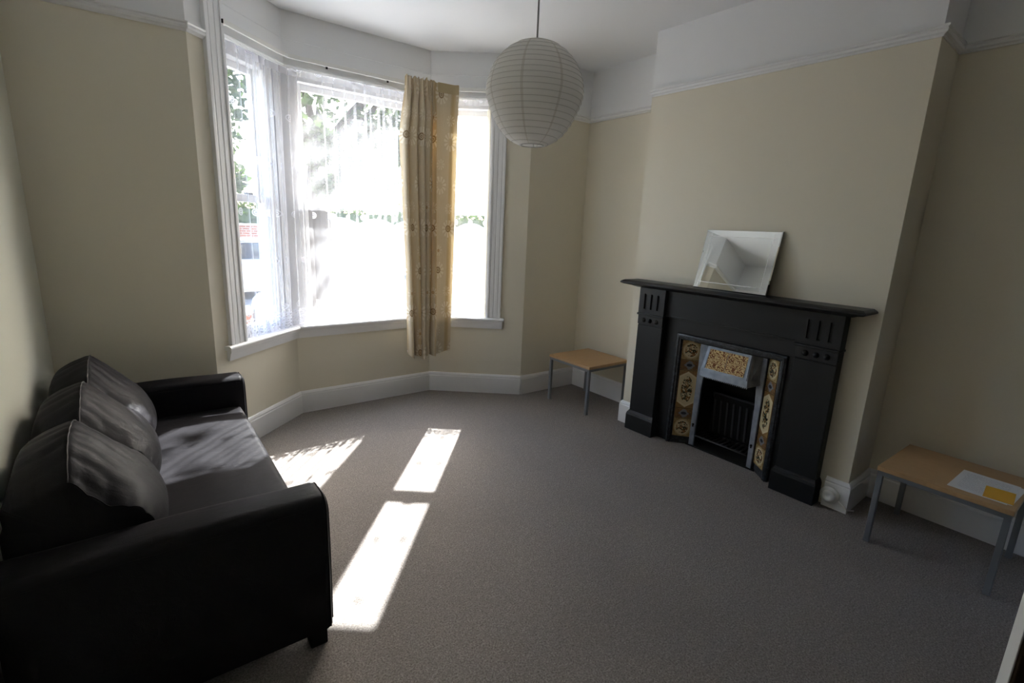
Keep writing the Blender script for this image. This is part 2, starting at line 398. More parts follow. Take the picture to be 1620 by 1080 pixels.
# ------------------------------------------------------------------ mesh helpers
class MB:
    def __init__(s):
        s.v, s.f, s.mi, s.uv, s.sm = [], [], [], {}, []
    def add(s, verts, faces, mi=0, smooth=False):
        o = len(s.v)
        s.v += [tuple(p) for p in verts]
        for f in faces:
            s.f.append(tuple(o + i for i in f)); s.mi.append(mi); s.sm.append(smooth)
        return o
    def box(s, x0, x1, y0, y1, z0, z1, mi=0):
        p = [(x, y, z) for z in (z0, z1) for y in (y0, y1) for x in (x0, x1)]
        s.add(p, [(0, 2, 3, 1), (4, 5, 7, 6), (0, 1, 5, 4), (2, 6, 7, 3), (0, 4, 6, 2), (1, 3, 7, 5)], mi)
        return s
    def prism(s, poly, z0, z1, mi=0):
        """plan polygon (list of xy) extruded in z"""
        n = len(poly)
        s.add([(p[0], p[1], z0) for p in poly] + [(p[0], p[1], z1) for p in poly],
              [tuple(range(n))[::-1], tuple(range(n, 2 * n))] + [(i, (i + 1) % n, n + (i + 1) % n, n + i) for i in range(n)], mi)
        return s
    def hexa(s, b, t, mi=0):
        """two quads (bottom, top) of 3d points"""
        s.add(list(b) + list(t), [(3, 2, 1, 0), (4, 5, 6, 7), (0, 1, 5, 4), (1, 2, 6, 5), (2, 3, 7, 6), (3, 0, 4, 7)], mi)
        return s
    def tube(s, pts, r, n=8, closed=False, smooth=True, mi=0):
        pts = [V(p) for p in pts]
        m = len(pts)
        rows = []
        up = None
        for i, p in enumerate(pts):
            if closed:
                d = pts[(i + 1) % m] - pts[i - 1]
            else:
                d = pts[min(i + 1, m - 1)] - pts[max(i - 1, 0)]
            d.normalize()
            if up is None:
                up = V((0, 0, 1)) if abs(d.z) < 0.9 else V((1, 0, 0))
            a = (up - d * up.dot(d)).normalized()
            up = a
            b = d.cross(a)
            rr = r[i] if isinstance(r, (list, tuple)) else r
            rows.append([p + (a * math.cos(2 * PI * k / n) + b * math.sin(2 * PI * k / n)) * rr for k in range(n)])
        vs = [q for row in rows for q in row]
        fs = []
        for i in range(m if closed else m - 1):
            j = (i + 1) % m
            for k in range(n):
                fs.append((i * n + k, i * n + (k + 1) % n, j * n + (k + 1) % n, j * n + k))
        if not closed:
            fs.append(tuple(range(n))[::-1]); fs.append(tuple((m - 1) * n + k for k in range(n)))
        s.add(vs, fs, mi, smooth)
        return s
    def lathe(s, prof, c=(0, 0, 0), n=32, axis='z', smooth=True, mi=0):
        vs, fs = [], []
        m = len(prof)
        for k in range(n):
            a = 2 * PI * k / n
            for (r, h) in prof:
                if axis == 'z':
                    p = (c[0] + r * math.cos(a), c[1] + r * math.sin(a), c[2] + h)
                elif axis == 'y':
                    p = (c[0] + r * math.cos(a), c[1] + h, c[2] + r * math.sin(a))
                else:
                    p = (c[0] + h, c[1] + r * math.cos(a), c[2] + r * math.sin(a))
                vs.append(p)
        for k in range(n):
            j = (k + 1) % n
            for i in range(m - 1):
                fs.append((k * m + i, j * m + i, j * m + i + 1, k * m + i + 1))
        s.add(vs, fs, mi, smooth)
        return s
    def grid(s, P, uvs=None, mi=0, smooth=True):
        """P[i][j] 3d points; uvs[i][j]"""
        h, w = len(P), len(P[0])
        o = len(s.v)
        s.v += [tuple(p) for row in P for p in row]
        if uvs is not None:
            for i in range(h):
                for j in range(w):
                    s.uv[o + i * w + j] = uvs[i][j]
        for i in range(h - 1):
            for j in range(w - 1):
                s.f.append((o + i * w + j, o + i * w + j + 1, o + (i + 1) * w + j + 1, o + (i + 1) * w + j)); s.mi.append(mi); s.sm.append(smooth)
        return s
    def sweep(s, path, prof, mi=0, smooth=False):
        """profile [(out, z)] swept along plan path with mitres; 'out' goes to the right of travel"""
        offs = {}
        m = len(prof)
        vs, fs = [], []
        for i in range(len(path)):
            for (o, z) in prof:
                q = mitre(path, i, o)
                vs.append((q.x, q.y, z))
        for i in range(len(path) - 1):
            for k in range(m):
                l = (k + 1) % m
                fs.append((i * m + k, i * m + l, (i + 1) * m + l, (i + 1) * m + k))
        fs.append(tuple(range(m))); fs.append(tuple((len(path) - 1) * m + k for k in range(m))[::-1])
        s.add(vs, fs, mi, smooth)
        return s
    def build(s, name, mats, parent=None, bevel=0.0, seg=2, kind=None, fix=True, subsurf=0):
        me = bpy.data.meshes.new(name)
        me.from_pydata(s.v, [], s.f)
        if not isinstance(mats, (list, tuple)):
            mats = [mats]
        for m in mats:
            me.materials.append(m)
        for p, mi, sm in zip(me.polygons, s.mi, s.sm):
            p.material_index = mi; p.use_smooth = sm
        if s.uv:
            ul = me.uv_layers.new(name='UVMap')
            for l in me.loops:
                ul.data[l.index].uv = s.uv.get(l.vertex_index, (0, 0))
        if fix:
            bm = bmesh.new(); bm.from_mesh(me)
            bmesh.ops.recalc_face_normals(bm, faces=bm.faces)
            bm.to_mesh(me); bm.free()
        me.update()
        o = bpy.data.objects.new(name, me)
        COL.objects.link(o)
        if parent is not None:
            o.parent = parent
        if bevel > 0:
            b = o.modifiers.new('bevel', 'BEVEL'); b.width = bevel; b.segments = seg; b.limit_method = 'ANGLE'; b.angle_limit = math.radians(40)
            b.harden_normals = False
            for p in me.polygons:
                p.use_smooth = seg > 2
        if subsurf:
            b = o.modifiers.new('smooth', 'SUBSURF'); b.levels = subsurf; b.render_levels = subsurf
        if kind:
            o['kind'] = kind
        return o

def mitre(path, i, o):
    p = V(path[i]).to_2d() if len(path[i]) == 3 else V(path[i])
    def nrm(a, b):
        d = (V(b) - V(a)).normalized()
        return V((d.y, -d.x))
    if i == 0:
        return p + nrm(path[0], path[1]) * o
    if i == len(path) - 1:
        return p + nrm(path[-2], path[-1]) * o
    a, b = nrm(path[i - 1], path[i]), nrm(path[i], path[i + 1])
    return p + (a + b) * (o / (1 + a.dot(b)))

def thing(name, label, cat, loc=(0, 0, 0), rz=0.0, group=None, kind=None):
    o = bpy.data.objects.new(name, None)
    o.empty_display_size = 0.1
    COL.objects.link(o)
    o.location = loc; o.rotation_euler = (0, 0, rz)
    tag(o, label, cat, group, kind)
    return o

def tag(o, label, cat, group=None, kind=None):
    o['label'] = label; o['category'] = cat
    if group: o['group'] = group
    if kind: o['kind'] = kind
    return o

def structure(o, label, cat):
    return tag(o, label, cat, None, 'structure')

# ------------------------------------------------------------------ room plan
XL, YB, H = -0.411, -0.45, 2.963
A = V((0.354, 3.545)); B = V((0.978, 4.107)); C = V((2.158, 4.126)); D = V((2.842, 3.580))
P_FL = V((XL, 3.580)); P_FR = V((3.530, 3.580)); P_A1 = V((3.530, 2.595))
P_B1 = V((3.173, 2.595)); P_B2 = V((3.205, 0.9175)); P_A2 = V((3.560, 0.930)); P_BR = V((3.560, YB)); P_BL = V((XL, YB))
ROOM = [P_BL, P_FL, A, B, C, D, P_FR, P_A1, P_B1, P_B2, P_A2, P_BR]
ZR0, ZR1, HB = 2.528, 2.575, 0.182        # picture rail, baseboard height
SILL, HEAD = 0.70, 2.605                   # bay opening
TH = 0.10

def outer(i, th=TH):
    n = len(ROOM)
    p = [ROOM[(i - 1) % n], ROOM[i], ROOM[(i + 1) % n]]
    return mitre(p, 1, -th)

def wall_piece(mb, i, z0, z1, mi, t0=0.0, t1=1.0, th=TH):
    """a length of wall i (from ROOM[i] to ROOM[i+1]) as a slab with real thickness"""
    n = len(ROOM)
    a, b = ROOM[i], ROOM[(i + 1) % n]
    oa, ob = outer(i, th), outer((i + 1) % n, th)
    p, q = a.lerp(b, t0), a.lerp(b, t1)
    op, oq = oa.lerp(ob, t0), oa.lerp(ob, t1)
    mb.prism([p, q, oq, op], z0, z1, mi)

# floor and ceiling (one slab each, following the bay)
fl = MB().prism([outer(i) for i in range(len(ROOM))], -0.12, 0.0).build('floor', M['carpet'])
structure(fl, 'grey brown carpeted floor with bright sun patches', 'floor')
ce = MB().prism([outer(i) for i in range(len(ROOM))], H, H + 0.12).build('ceiling', M['ceil'])
structure(ce, 'plain white ceiling running out into the bay', 'ceiling')

def plain_wall(name, i, label):
    mb = MB()
    wall_piece(mb, i, 0.0, ZR1 - 0.004, 0)
    wall_piece(mb, i, ZR1 - 0.004, H, 1)
    return structure(mb.build(name, [M['silk' if name == 'wall_left' else 'cream'], M['white']]), label, 'wall')

plain_wall('wall_left', 0, 'cream side wall behind the black sofa')
plain_wall('wall_front_left', 1, 'cream wall between the sofa corner and the bay')
plain_wall('wall_front_right', 5, 'cream front wall of the alcove right of the bay')
plain_wall('wall_alcove_far', 6, 'cream back wall of the alcove behind the small table by the bay')
plain_wall('wall_breast_far', 7, 'far narrow return of the chimney breast')
plain_wall('wall_breast_near', 9, 'near narrow return of the chimney breast in shade')
plain_wall('wall_alcove_near', 10, 'dim cream alcove wall behind the table with papers')

# chimney breast with the fire opening left out
LB = (P_B2 - P_B1).length
mb = MB()
HOLE0, HOLE1, HOLEZ = 0.46 / LB, 1.245 / LB, 0.845
wall_piece(mb, 8, 0, HOLEZ, 0, 0, HOLE0, 0.06)
wall_piece(mb, 8, 0, HOLEZ, 0, HOLE1, 1, 0.06)
wall_piece(mb, 8, HOLEZ, ZR1 - 0.004, 0, 0, 1, 0.06)
wall_piece(mb, 8, ZR1 - 0.004, H, 1, 0, 1, 0.06)
t_ = (P_B2 - P_B1).normalized(); n_ = V((-1.0, -0.0192)).normalized()
def fq(s0, s1, d0, d1):
    return [P_B1 + t_ * s + n_ * d for s, d in ((s0, d0), (s1, d0), (s1, d1), (s0, d1))]
mb.prism(fq(0.30, 1.40, -0.335, -0.36), 0, 1.05, 0)
mb.prism(fq(0.30, 1.40, -0.05, -0.36), 1.0, 1.05, 0)
mb.prism(fq(0.28, 0.32, -0.05, -0.36), 0, 1.05, 0); mb.prism(fq(1.38, 1.42, -0.05, -0.36), 0, 1.05, 0)
structure(mb.build('wall_breast', [M['cream'], M['white']]), 'cream chimney breast above the black fireplace', 'wall')

# back wall behind the viewer, with an opening (door leaf hangs in it) and dark room added to swallow bounce light
mb = MB()
DX0, DX1, DZ = -0.15, 1.99, 2.20
for (x0, x1, z0, z1) in ((XL, DX0, 0, DZ), (DX1, DX1 + 0.07, 0, DZ), (XL, 3.56, DZ, ZR1 - 0.004)):
    mb.box(x0, x1, YB - TH, YB, z0, z1, 0)
mb.box(XL, 3.56, YB - TH, YB, ZR1 - 0.004, H, 1)
structure(mb.build('wall_back', [M['cream'], M['white']]), 'cream back wall with a wide opening added to let bounce light out', 'wall')
mb = MB()
y0, y1 = YB - TH - 3.0, YB - TH
mb.box(XL, XL + 0.05, y0, y1, 0, 2.7)
mb.box(3.5, 3.56, y0, y1, 0, 2.7)
mb.box(XL, 3.56, y0 - 0.05, y0, 0, 2.7)
mb.box(XL, 3.56, y0, y1, 2.7, 2.75, 1)
structure(mb.build('wall_bounce_sink', [M['sink_brown'], M['sink_brown']]), 'dark walls of an added unseen room that soaks up bounce light', 'wall')
structure(MB().box(XL, 3.56, y0, y1, -0.12, 0.0).build('floor_bounce_sink', M['carpet']), 'carpet of the added unseen room that soaks up bounce light', 'floor')

# --------------------------------------------------------------- bay walls
def sub(a, b, s):                       # point s metres along a->b
    return a + (b - a).normalized() * s
LAB, LBC, LCD = (B - A).length, (C - B).length, (D - C).length
SL0, SL1 = 0.115, 0.262                 # left architrave along A->B
SR0, SR1 = LCD - 0.340, LCD - 0.212     # right architrave along C->D
def bay_wall(name, i, L, strip, label):
    mb = MB()
    wall_piece(mb, i, 0.0, SILL, 0)
    if strip:
        t0, t1 = strip[0] / L, strip[1] / L
        wall_piece(mb, i, SILL, ZR1 - 0.004, 0, t0, t1)
        wall_piece(mb, i, ZR1 - 0.004, H, 1, t0, t1)
        rest = (t1, 1.0) if t0 == 0 else (0.0, t0)
        wall_piece(mb, i, HEAD, H, 1, *rest)
    else:
        wall_piece(mb, i, HEAD, H, 1)
    return structure(mb.build(name, [M['cream'], M['white']]), label, 'wall')
bay_wall('wall_bay_left', 2, LAB, (0.0, SL1 + 0.02), 'left splayed wall of the bay beside the sofa')
bay_wall('wall_bay_center', 3, LBC, None, 'middle wall of the bay under the widest window')
bay_wall('wall_bay_right', 4, LCD, (SR0 - 0.02, LCD), 'right splayed wall of the bay next to the alcove')

# --------------------------------------------------------------- baseboards and picture rails
BASE = [(0, 0), (0.021, 0), (0.021, HB - 0.034), (0.017, HB - 0.026), (0.019, HB - 0.018), (0.012, HB - 0.006), (0.007, HB), (0, HB)]
def base(name, path, label):
    mb = MB().sweep(path, BASE)
    return structure(mb.build(name, M['gloss']), label, 'baseboard')
FP = lambda s: P_B1 + (P_B2 - P_B1).normalized() * s
base('baseboard_left', [P_BL, P_FL], 'white baseboard along the wall behind the sofa')
base('baseboard_front_left', [P_FL + V((0.022, 0)), A], 'white baseboard at the front wall behind the sofa')
base('baseboard_bay', [A, B, C, D], 'tall white baseboard round the foot of the bay')
base('baseboard_front_right', [D, P_FR], 'white baseboard from the bay into the alcove corner')
base('baseboard_alcove_far', [P_FR, P_A1], 'white baseboard behind the small table by the bay')
base('baseboard_breast_far', [P_A1, P_B1, FP(0.10)], 'short white baseboard wrapping the far corner of the chimney breast')
base('baseboard_breast_near', [FP(1.565), P_B2, P_A2], 'short white baseboard wrapping the near corner of the chimney breast')
base('baseboard_alcove_near', [P_A2, P_BR], 'white baseboard behind the table with papers')
RAIL = [(0, ZR0), (0.006, ZR0), (0.010, ZR0 + 0.008), (0.022, ZR0 + 0.014), (0.026, ZR0 + 0.024), (0.022, ZR0 + 0.034), (0.030, ZR0 + 0.040), (0.030, ZR1), (0, ZR1)]
def rail(name, path, label):
    return structure(MB().sweep(path, RAIL).build(name, M['gloss']), label, 'picture rail')
rail('trim_1', [P_BL, P_FL, A, sub(A, B, SL0)], 'white picture rail from the sofa wall round to the bay')
rail('trim_2', [sub(D, C, LCD - SR1), D, P_FR, P_A1, P_B1], 'white picture rail in the alcove beside the bay')
rail('trim_3', [P_B1, P_B2, P_A2, P_BR], 'white picture rail over the chimney breast and near alcove')

# --------------------------------------------------------------- windows
EG = 0.08                               # how far the frames sit outside the inner wall face
def off(a, b, e):                       # offset line, outward
    d = (b - a).normalized(); n = V((-d.y, d.x))
    return a + n * e, b + n * e
def board(mb, a, b, s0, s1, e0, e1, z0, z1, mi=0):
    """box lying along line a->b from s0..s1, from depth e0 to e1 outward"""
    d = (b - a).normalized(); n = V((-d.y, d.x))
    p = [a + d * s0 + n * e0, a + d * s1 + n * e0, a + d * s1 + n * e1, a + d * s0 + n * e1]
    mb.prism(p, z0, z1, mi)
    return mb

def window(idx, a, b, g0, g1, f0, f1, label):
    """sash window: glass g0..g1, fixed frame f0..f1 along a->b"""
    w = thing('window_%d' % idx, label, 'window', (0, 0, 0), 0, None, 'structure')
    zt, zb = HEAD - 0.005, SILL + 0.03
    fr = MB()
    sw = 0.042                                           # stile width
    board(fr, a, b, f0, g0 - sw, EG - 0.02, EG + 0.09, zb, zt)
    board(fr, a, b, g1 + sw, f1, EG - 0.02, EG + 0.09, zb, zt)
    board(fr, a, b, g0 - sw, g1 + sw, EG - 0.02, EG + 0.09, 2.535, zt)
    board(fr, a, b, g0 - sw, g1 + sw, EG + 0.0, EG + 0.10, zb, zb + 0.02)
    fr.build('window_frame', M['upvc'], w, 0.004)
    for nm, z0, z1, e, rb, rt in (('lower_sash', SILL + 0.045, 1.70, EG, 0.058, 0.052), ('upper_sash', 1.652, 2.535, EG + 0.045, 0.05, 0.045)):
        s = MB()
        board(s, a, b, g0 - sw, g0, e, e + 0.04, z0, z1)
        board(s, a, b, g1, g1 + sw, e, e + 0.04, z0, z1)
        board(s, a, b, g0, g1, e + 0.001, e + 0.039, z0, z0 + rb)
        board(s, a, b, g0, g1, e + 0.001, e + 0.039, z1 - rt, z1)
        so_ = s.build(nm, M['upvc'], w, 0.004)
        gp = MB()
        board(gp, a, b, g0 - 0.004, g1 + 0.004, e + 0.018, e + 0.022, z0 + rb - 0.004, z1 - rt + 0.004)
        gp.build('pane', M['glass'], so_)
        if nm == 'lower_sash':
            ct = MB()
            m = (g0 + g1) / 2
            board(ct, a, b, m - 0.03, m + 0.03, e + 0.002, e + 0.03, z1, z1 + 0.014)
            ct.build('catch', M['silver'], so_)
    return w

W1 = window(1, A, B, 0.385, 0.665, 0.255, 0.80, 'narrow left bay window behind the bunched net curtain')
W2 = window(2, B, C, 0.155, LBC - 0.155, 0.03, LBC - 0.03, 'wide middle bay window with net curtain and gold curtain at its edge')
W3 = window(3, C, D, LCD - 0.665, LCD - 0.372, LCD - 0.80, LCD - 0.255, 'narrow right bay window between the gold curtain and the alcove')
# corner posts, architraves, header boards, sill
def post(name, k, a, b, label):
    mb = MB()
    p = ROOM[k]
    d0 = (ROOM[k - 1] - p).normalized(); d1 = (ROOM[k + 1] - p).normalized()
    o0 = mitre([ROOM[k - 1], p, ROOM[k + 1]], 1, -(EG - 0.025)); o1 = mitre([ROOM[k - 1], p, ROOM[k + 1]], 1, -(EG + 0.11))
    n0 = V((d0.y, -d0.x)); n1 = V((-d1.y, d1.x))
    poly = [o0, o0 + d0 * a, o0 + d0 * a + n0 * -0.0 + (o1 - o0).project(n0), o1, o0 + d1 * b + (o1 - o0).project(n1), o0 + d1 * b]
    mb.prism(poly, SILL + 0.02, HEAD)
    return structure(mb.build(name, M['upvc']), label, 'trim')
post('trim_4', 3, 0.055, 0.055, 'white corner post between left and middle bay windows')
post('trim_5', 4, 0.055, 0.055, 'white corner post between middle and right bay windows')

def architrave(name, a, b, s0, s1, ztop, label, inner_first):
    mb = MB()
    w = s1 - s0
    # stepped and reeded face
    board(mb, a, b, s0, s1, -0.019, 0.002, SILL + 0.028, ztop)
    k = (0.0, 0.17, 0.24, 0.47, 0.54, 0.77, 0.84, 1.0)
    for i in range(0, 8, 2):
        board(mb, a, b, s0 + w * k[i], s0 + w * k[i + 1], -0.026 if i in (0, 6) else -0.022, -0.013, SILL + 0.028, ztop)
    # lining that returns to the frame
    if inner_first:
        board(mb, a, b, s0 - 0.012, s0 + 0.03, -0.018, EG + 0.05, SILL + 0.028, HEAD)
    else:
        board(mb, a, b, s1 - 0.03, s1 + 0.012, -0.018, EG + 0.05, SILL + 0.028, HEAD)
    return structure(mb.build(name, M['gloss'], None, 0.004), label, 'architrave')
architrave('trim_6', A, B, SL0, SL1, 2.785, 'white moulded architrave left of the bay windows', False)
architrave('trim_7', C, D, SR0, SR1, 2.785, 'white reeded architrave right of the bay windows', True)

hp = [sub(A, B, SL1), B, C, sub(D, C, LCD - SR0)]
mb = MB().sweep(hp, [(0.0, HEAD - 0.002), (0.012, HEAD - 0.002), (0.016, HEAD + 0.006), (0.012, HEAD + 0.014), (0.012, 2.774), (0.004, 2.780), (0.0, 2.780)])
structure(mb.build('trim_8', M['white']), 'white header board over the bay windows with a cracked top seam', 'trim')
# soffit behind the header, above the frames
mb = MB().sweep(hp, [(0.002, HEAD - 0.006), (0.002, HEAD - 0.001), (-0.055, HEAD - 0.001), (-0.055, HEAD - 0.006)])
structure(mb.build('trim_9', M['white']), 'white soffit over the bay windows', 'trim')

sp = [sub(A, B, SL0 - 0.035), B, C, sub(D, C, LCD - SR1 - 0.035)]
mb = MB().sweep(sp, [(-0.20, SILL), (0.036, SILL), (0.046, SILL + 0.006), (0.049, SILL + 0.014), (0.046, SILL + 0.022), (0.036, SILL + 0.029), (-0.20, SILL + 0.029)])
mb.sweep([sub(A, B, SL0 - 0.02), B, C, sub(D, C, LCD - SR1 - 0.02)], [(0.0, SILL - 0.072), (0.016, SILL - 0.072), (0.026, SILL - 0.03), (0.034, SILL - 0.012), (0.034, SILL + 0.001), (0.0, SILL + 0.001)])
structure(mb.build('trim_10', M['gloss']), 'white moulded window sill running round the bay', 'window sill')

# curtain track round the bay
tk = thing('curtain_track', 'white plastic curtain track fixed round the head of the bay', 'curtain track')
tp = [sub(A, B, SL1 - 0.03), sub(A, B, LAB - 0.10), B.lerp((A + C) / 2, 0.03), sub(B, C, 0.10), sub(B, C, LBC - 0.10), C.lerp((B + D) / 2, 0.03), sub(C, D, 0.10), sub(C, D, SR0 + 0.03)]
MB().sweep(tp, [(0.038, 2.648), (0.052, 2.648), (0.052, 2.676), (0.038, 2.676)]).build('track_rail', M['plastic'], tk, 0.002)
for (a, b, s) in ((A, B, SL1), (B, C, 0.22), (B, C, 0.62), (C, D, 0.3)):
    mb = MB(); board(mb, a, b, s - 0.010, s + 0.010, -0.040, 0.0, 2.652, 2.680); mb.build('bracket', M['plastic'], tk)
mb = MB(); board(mb, A, B, SL1 - 0.034, SL1 - 0.03, -0.050, -0.040, 2.652, 2.674); mb.build('end_stop', M['dark'], tk)
for s in (0.30, 0.78):
    mb = MB(); board(mb, B, C, s, s + 0.014, -0.020, -0.010, 2.640, 2.655); mb.build('glider', M['dark'], tk)

# --------------------------------------------------------------- net curtains
def path_sampler(pts):
    ls = [0.0]
    for i in range(len(pts) - 1):
        ls.append(ls[-1] + (pts[i + 1] - pts[i]).length)
    def f(s):
        for i in range(len(pts) - 1):
            if s <= ls[i + 1] or i == len(pts) - 2:
                d = (pts[i + 1] - pts[i]).normalized()
                return pts[i] + d * (s - ls[i]), V((d.y, -d.x))
    return f, ls[-1]

def net_sheet(name, pts, fold, ztop, zbot, label, nu=220, nz=26, bottom_in=0.0):
    """fold(s) -> (shift along, shift inwards) in metres at full depth; grows from the heading"""
    f, L = path_sampler(pts)
    P, UV = [], []
    for i in range(nz + 1):
        q = i / nz
        z = ztop + (zbot - ztop) * q
        row, uvr = [], []
        cl = 0.0
        amp = 0.35 + 0.65 * min(1.0, q * 5.0)
        for j in range(nu + 1):
            s = L * j / nu
            sh, dp = fold(s, q)
            p, n = f(min(max(s + sh, 0.0), L))
            dd = dp * amp + 0.004 * math.sin(s * 90 + q * 3) * (1 if q < 0.04 else 0.3)
            p = p + n * (dd + bottom_in * q)
            row.append((p.x, p.y, z + (0.004 * math.sin(s * 70) if i == 0 else 0)))
            uvr.append((cl + s * 1.3, zt_rel(z, zbot)))
        P.append(row); UV.append(uvr)
    o = MB().grid(P, UV).build(name, M['net'], None, fix=False)
    return tag(o, label, 'net curtain', 'net curtains across the bay')
def zt_rel(z, zb):
    return z - zb

def line_off(a, b, s0, s1, e):
    d = (b - a).normalized(); n = V((-d.y, d.x))
    return [a + d * s0 + n * e, a + d * s1 + n * e]

def fold_left(s, q):
    # flat near the architrave, then rolled into overlapping uneven folds towards the corner post
    k = min(1.0, max(0.0, (s - 0.085) / 0.05))
    fq = 2 * PI * (s / 0.062 + 0.32 * math.sin(s * 17 + 0.5) + 0.05 * math.sin(q * 3 + s * 9))
    a = 0.85 + 0.35 * math.sin(s * 29)
    return (k * a * 0.036 * math.sin(fq), k * (a * 0.022 * math.cos(fq + 0.5) + 0.006))
net_sheet('net_curtain', line_off(A, B, SL1 + 0.018, LAB - 0.03, 0.022) + line_off(B, C, 0.03, 0.10, 0.020)[:2], fold_left, 2.601, SILL + 0.032,
          'sheer white net bunched into dense folds over the left bay window', 420)
CF = [(0.05, 0.5), (0.165, 0.8), (0.235, 1.0), (0.265, 0.8), (0.33, 1.0), (0.41, 1.1), (0.49, 1.2), (0.535, 1.0), (0.60, 1.3), (0.645, 1.2), (0.70, 1.3), (0.755, 1.2), (0.80, 1.3), (0.85, 1.2), (0.90, 1.3)]
def fold_mid(s, q):
    sh, dp = 0.0, 0.004 * math.sin(s * 11 + q)
    for i, (c, a) in enumerate(CF):
        x = (s - c - 0.012 * q * math.sin(i * 2.1)) / 0.020
        g = math.exp(-x * x)
        dp += 0.018 * a * g
        sh -= 0.048 * a * x * g                     # the cloth doubles back on itself at each fold
    return (sh, dp)
net_sheet('net_curtain', line_off(B, C, 0.112, LBC - 0.03, 0.014), fold_mid, 2.601, SILL + 0.032,
          'sheer white net hanging in a few loose folds across the wide middle bay window', 460)
def fold_right(s, q):
    return (0.0, 0.006 * math.sin(s * 26 + 0.5) + 0.014 * math.exp(-((s - 0.09) / 0.02) ** 2))
net_sheet('net_curtain', line_off(C, D, 0.035, SR0 - 0.018, 0.014), fold_right, 2.601, SILL + 0.032,
          'sheer white net hanging flat over the right bay window beside the alcove', 140)

# --------------------------------------------------------------- gold curtain
def gold_curtain():
    t = thing('curtain', 'gold and cream floral curtain gathered at the corner of the bay', 'curtain', (2.08, 4.0, 0))
    ox, oy = 2.08, 4.0
    n, nz = 260, 46
    zt, zb = 2.690, 0.405
    P, UV = [], []
    # plan control: (left end, elbow, right end) along height q
    def lerp(tab, q):
        for i in range(len(tab) - 1):
            if q <= tab[i + 1][0]:
                k = (q - tab[i][0]) / (tab[i + 1][0] - tab[i][0])
                return tab[i][1] * (1 - k) + tab[i + 1][1] * k
        return tab[-1][1]
    lx = [(0, 1.868), (0.06, 1.862), (0.2, 1.818), (0.4, 1.828), (0.65, 1.852), (1, 1.868)]
    rx = [(0, 2.318), (0.06, 2.316), (0.3, 2.305), (0.6, 2.292), (1, 2.268)]
    for i in range(nz + 1):
        q = i / nz
        z = zt + (zb - zt) * q
        l = V((lerp(lx, q), 3.985 - 0.01 * q)); e = V((2.115 - 0.02 * q, 3.965)); r = V((lerp(rx, q), 3.935))
        LL, LR = (e - l).length, (r - e).length
        row, uvr = [], []
        deep = 0.30 + 0.70 * min(1.0, max(0.0, (q - 0.03) / 0.09))
        for j in range(n + 1):
            u = j / n
            if u < 0.80:
                k = u / 0.80
                p = l.lerp(e, k); d = (e - l).normalized()
                ph = 2 * PI * (4.8 * k + 0.16 * math.sin(k * 11 + 0.6) + 0.10 * math.sin(q * 2.6 + k * 5)) - 0.6
                # deep folds: overlap sideways so they read as rolled pleats
                warp = 0.10 * math.sin(k * 9 + 1.0)
                dn = (0.072 + 0.016 * math.sin(k * 13 + 1)) * deep * (2.0 * abs(math.sin(0.5 * (ph + warp + 0.7 * math.sin(q * 2.2 + k * 4)))) ** 0.8 - 1.0)
                ds = -0.013 * deep * math.sin(ph + warp + 0.7 * math.sin(q * 2.2 + k * 4))
                if q < 0.075:
                    dn += 0.012 * math.sin(k * 2 * PI * 12)
            else:
                k = (u - 0.80) / 0.20
                p = e.lerp(r, k); d = (r - e).normalized()
                dn = 0.014 * math.sin(k * PI * 1.6 + 0.4) * deep - 0.022 * deep * (1 - k) + (0.02 * math.exp(-((k - 1) / 0.1) ** 2))
                ds = 0.0
            nn = V((d.y, -d.x))
            p = p + nn * dn + d * ds
            dz = 0.0
            if i == 0:
                dz = (0.008 * math.sin(u * 60) + 0.004 * math.sin(u * 131)) if u < 0.8 else -0.006
            if i == nz:
                dz = -0.014 * math.sin(u * 17) - (0.012 if 0.2 < u < 0.6 else 0) + (0.03 * max(0, (0.08 - u) / 0.08))
            row.append((p.x - ox, p.y - oy, z + dz))
            uvr.append((u * 1.30 + 0.06, z + 0.10))
        P.append(row); UV.append(uvr)
    MB().grid(P, UV).build('curtain_panel', M['gold'], t, fix=False)
    # heading tape seen as a band on the flat right-hand edge
    hb, hu = [], []
    for i in range(4):
        row, uvr = [], []
        for j in range(215, n + 1):
            x, y, z = P[0][j]
            row.append((P[2][j][0] - 0.0035, P[2][j][1] - 0.0055, 2.692 - 0.004 - 0.075 * i / 3)); uvr.append((0.36, 0.36))
        hb.append(row); hu.append(uvr)
    MB().grid(hb, hu).build('heading_tape', M['tape'], t, fix=False)
M['tape'] = paint('heading_tape', (0.46, 0.37, 0.22), 0.8, 0.2)
gold_curtain()

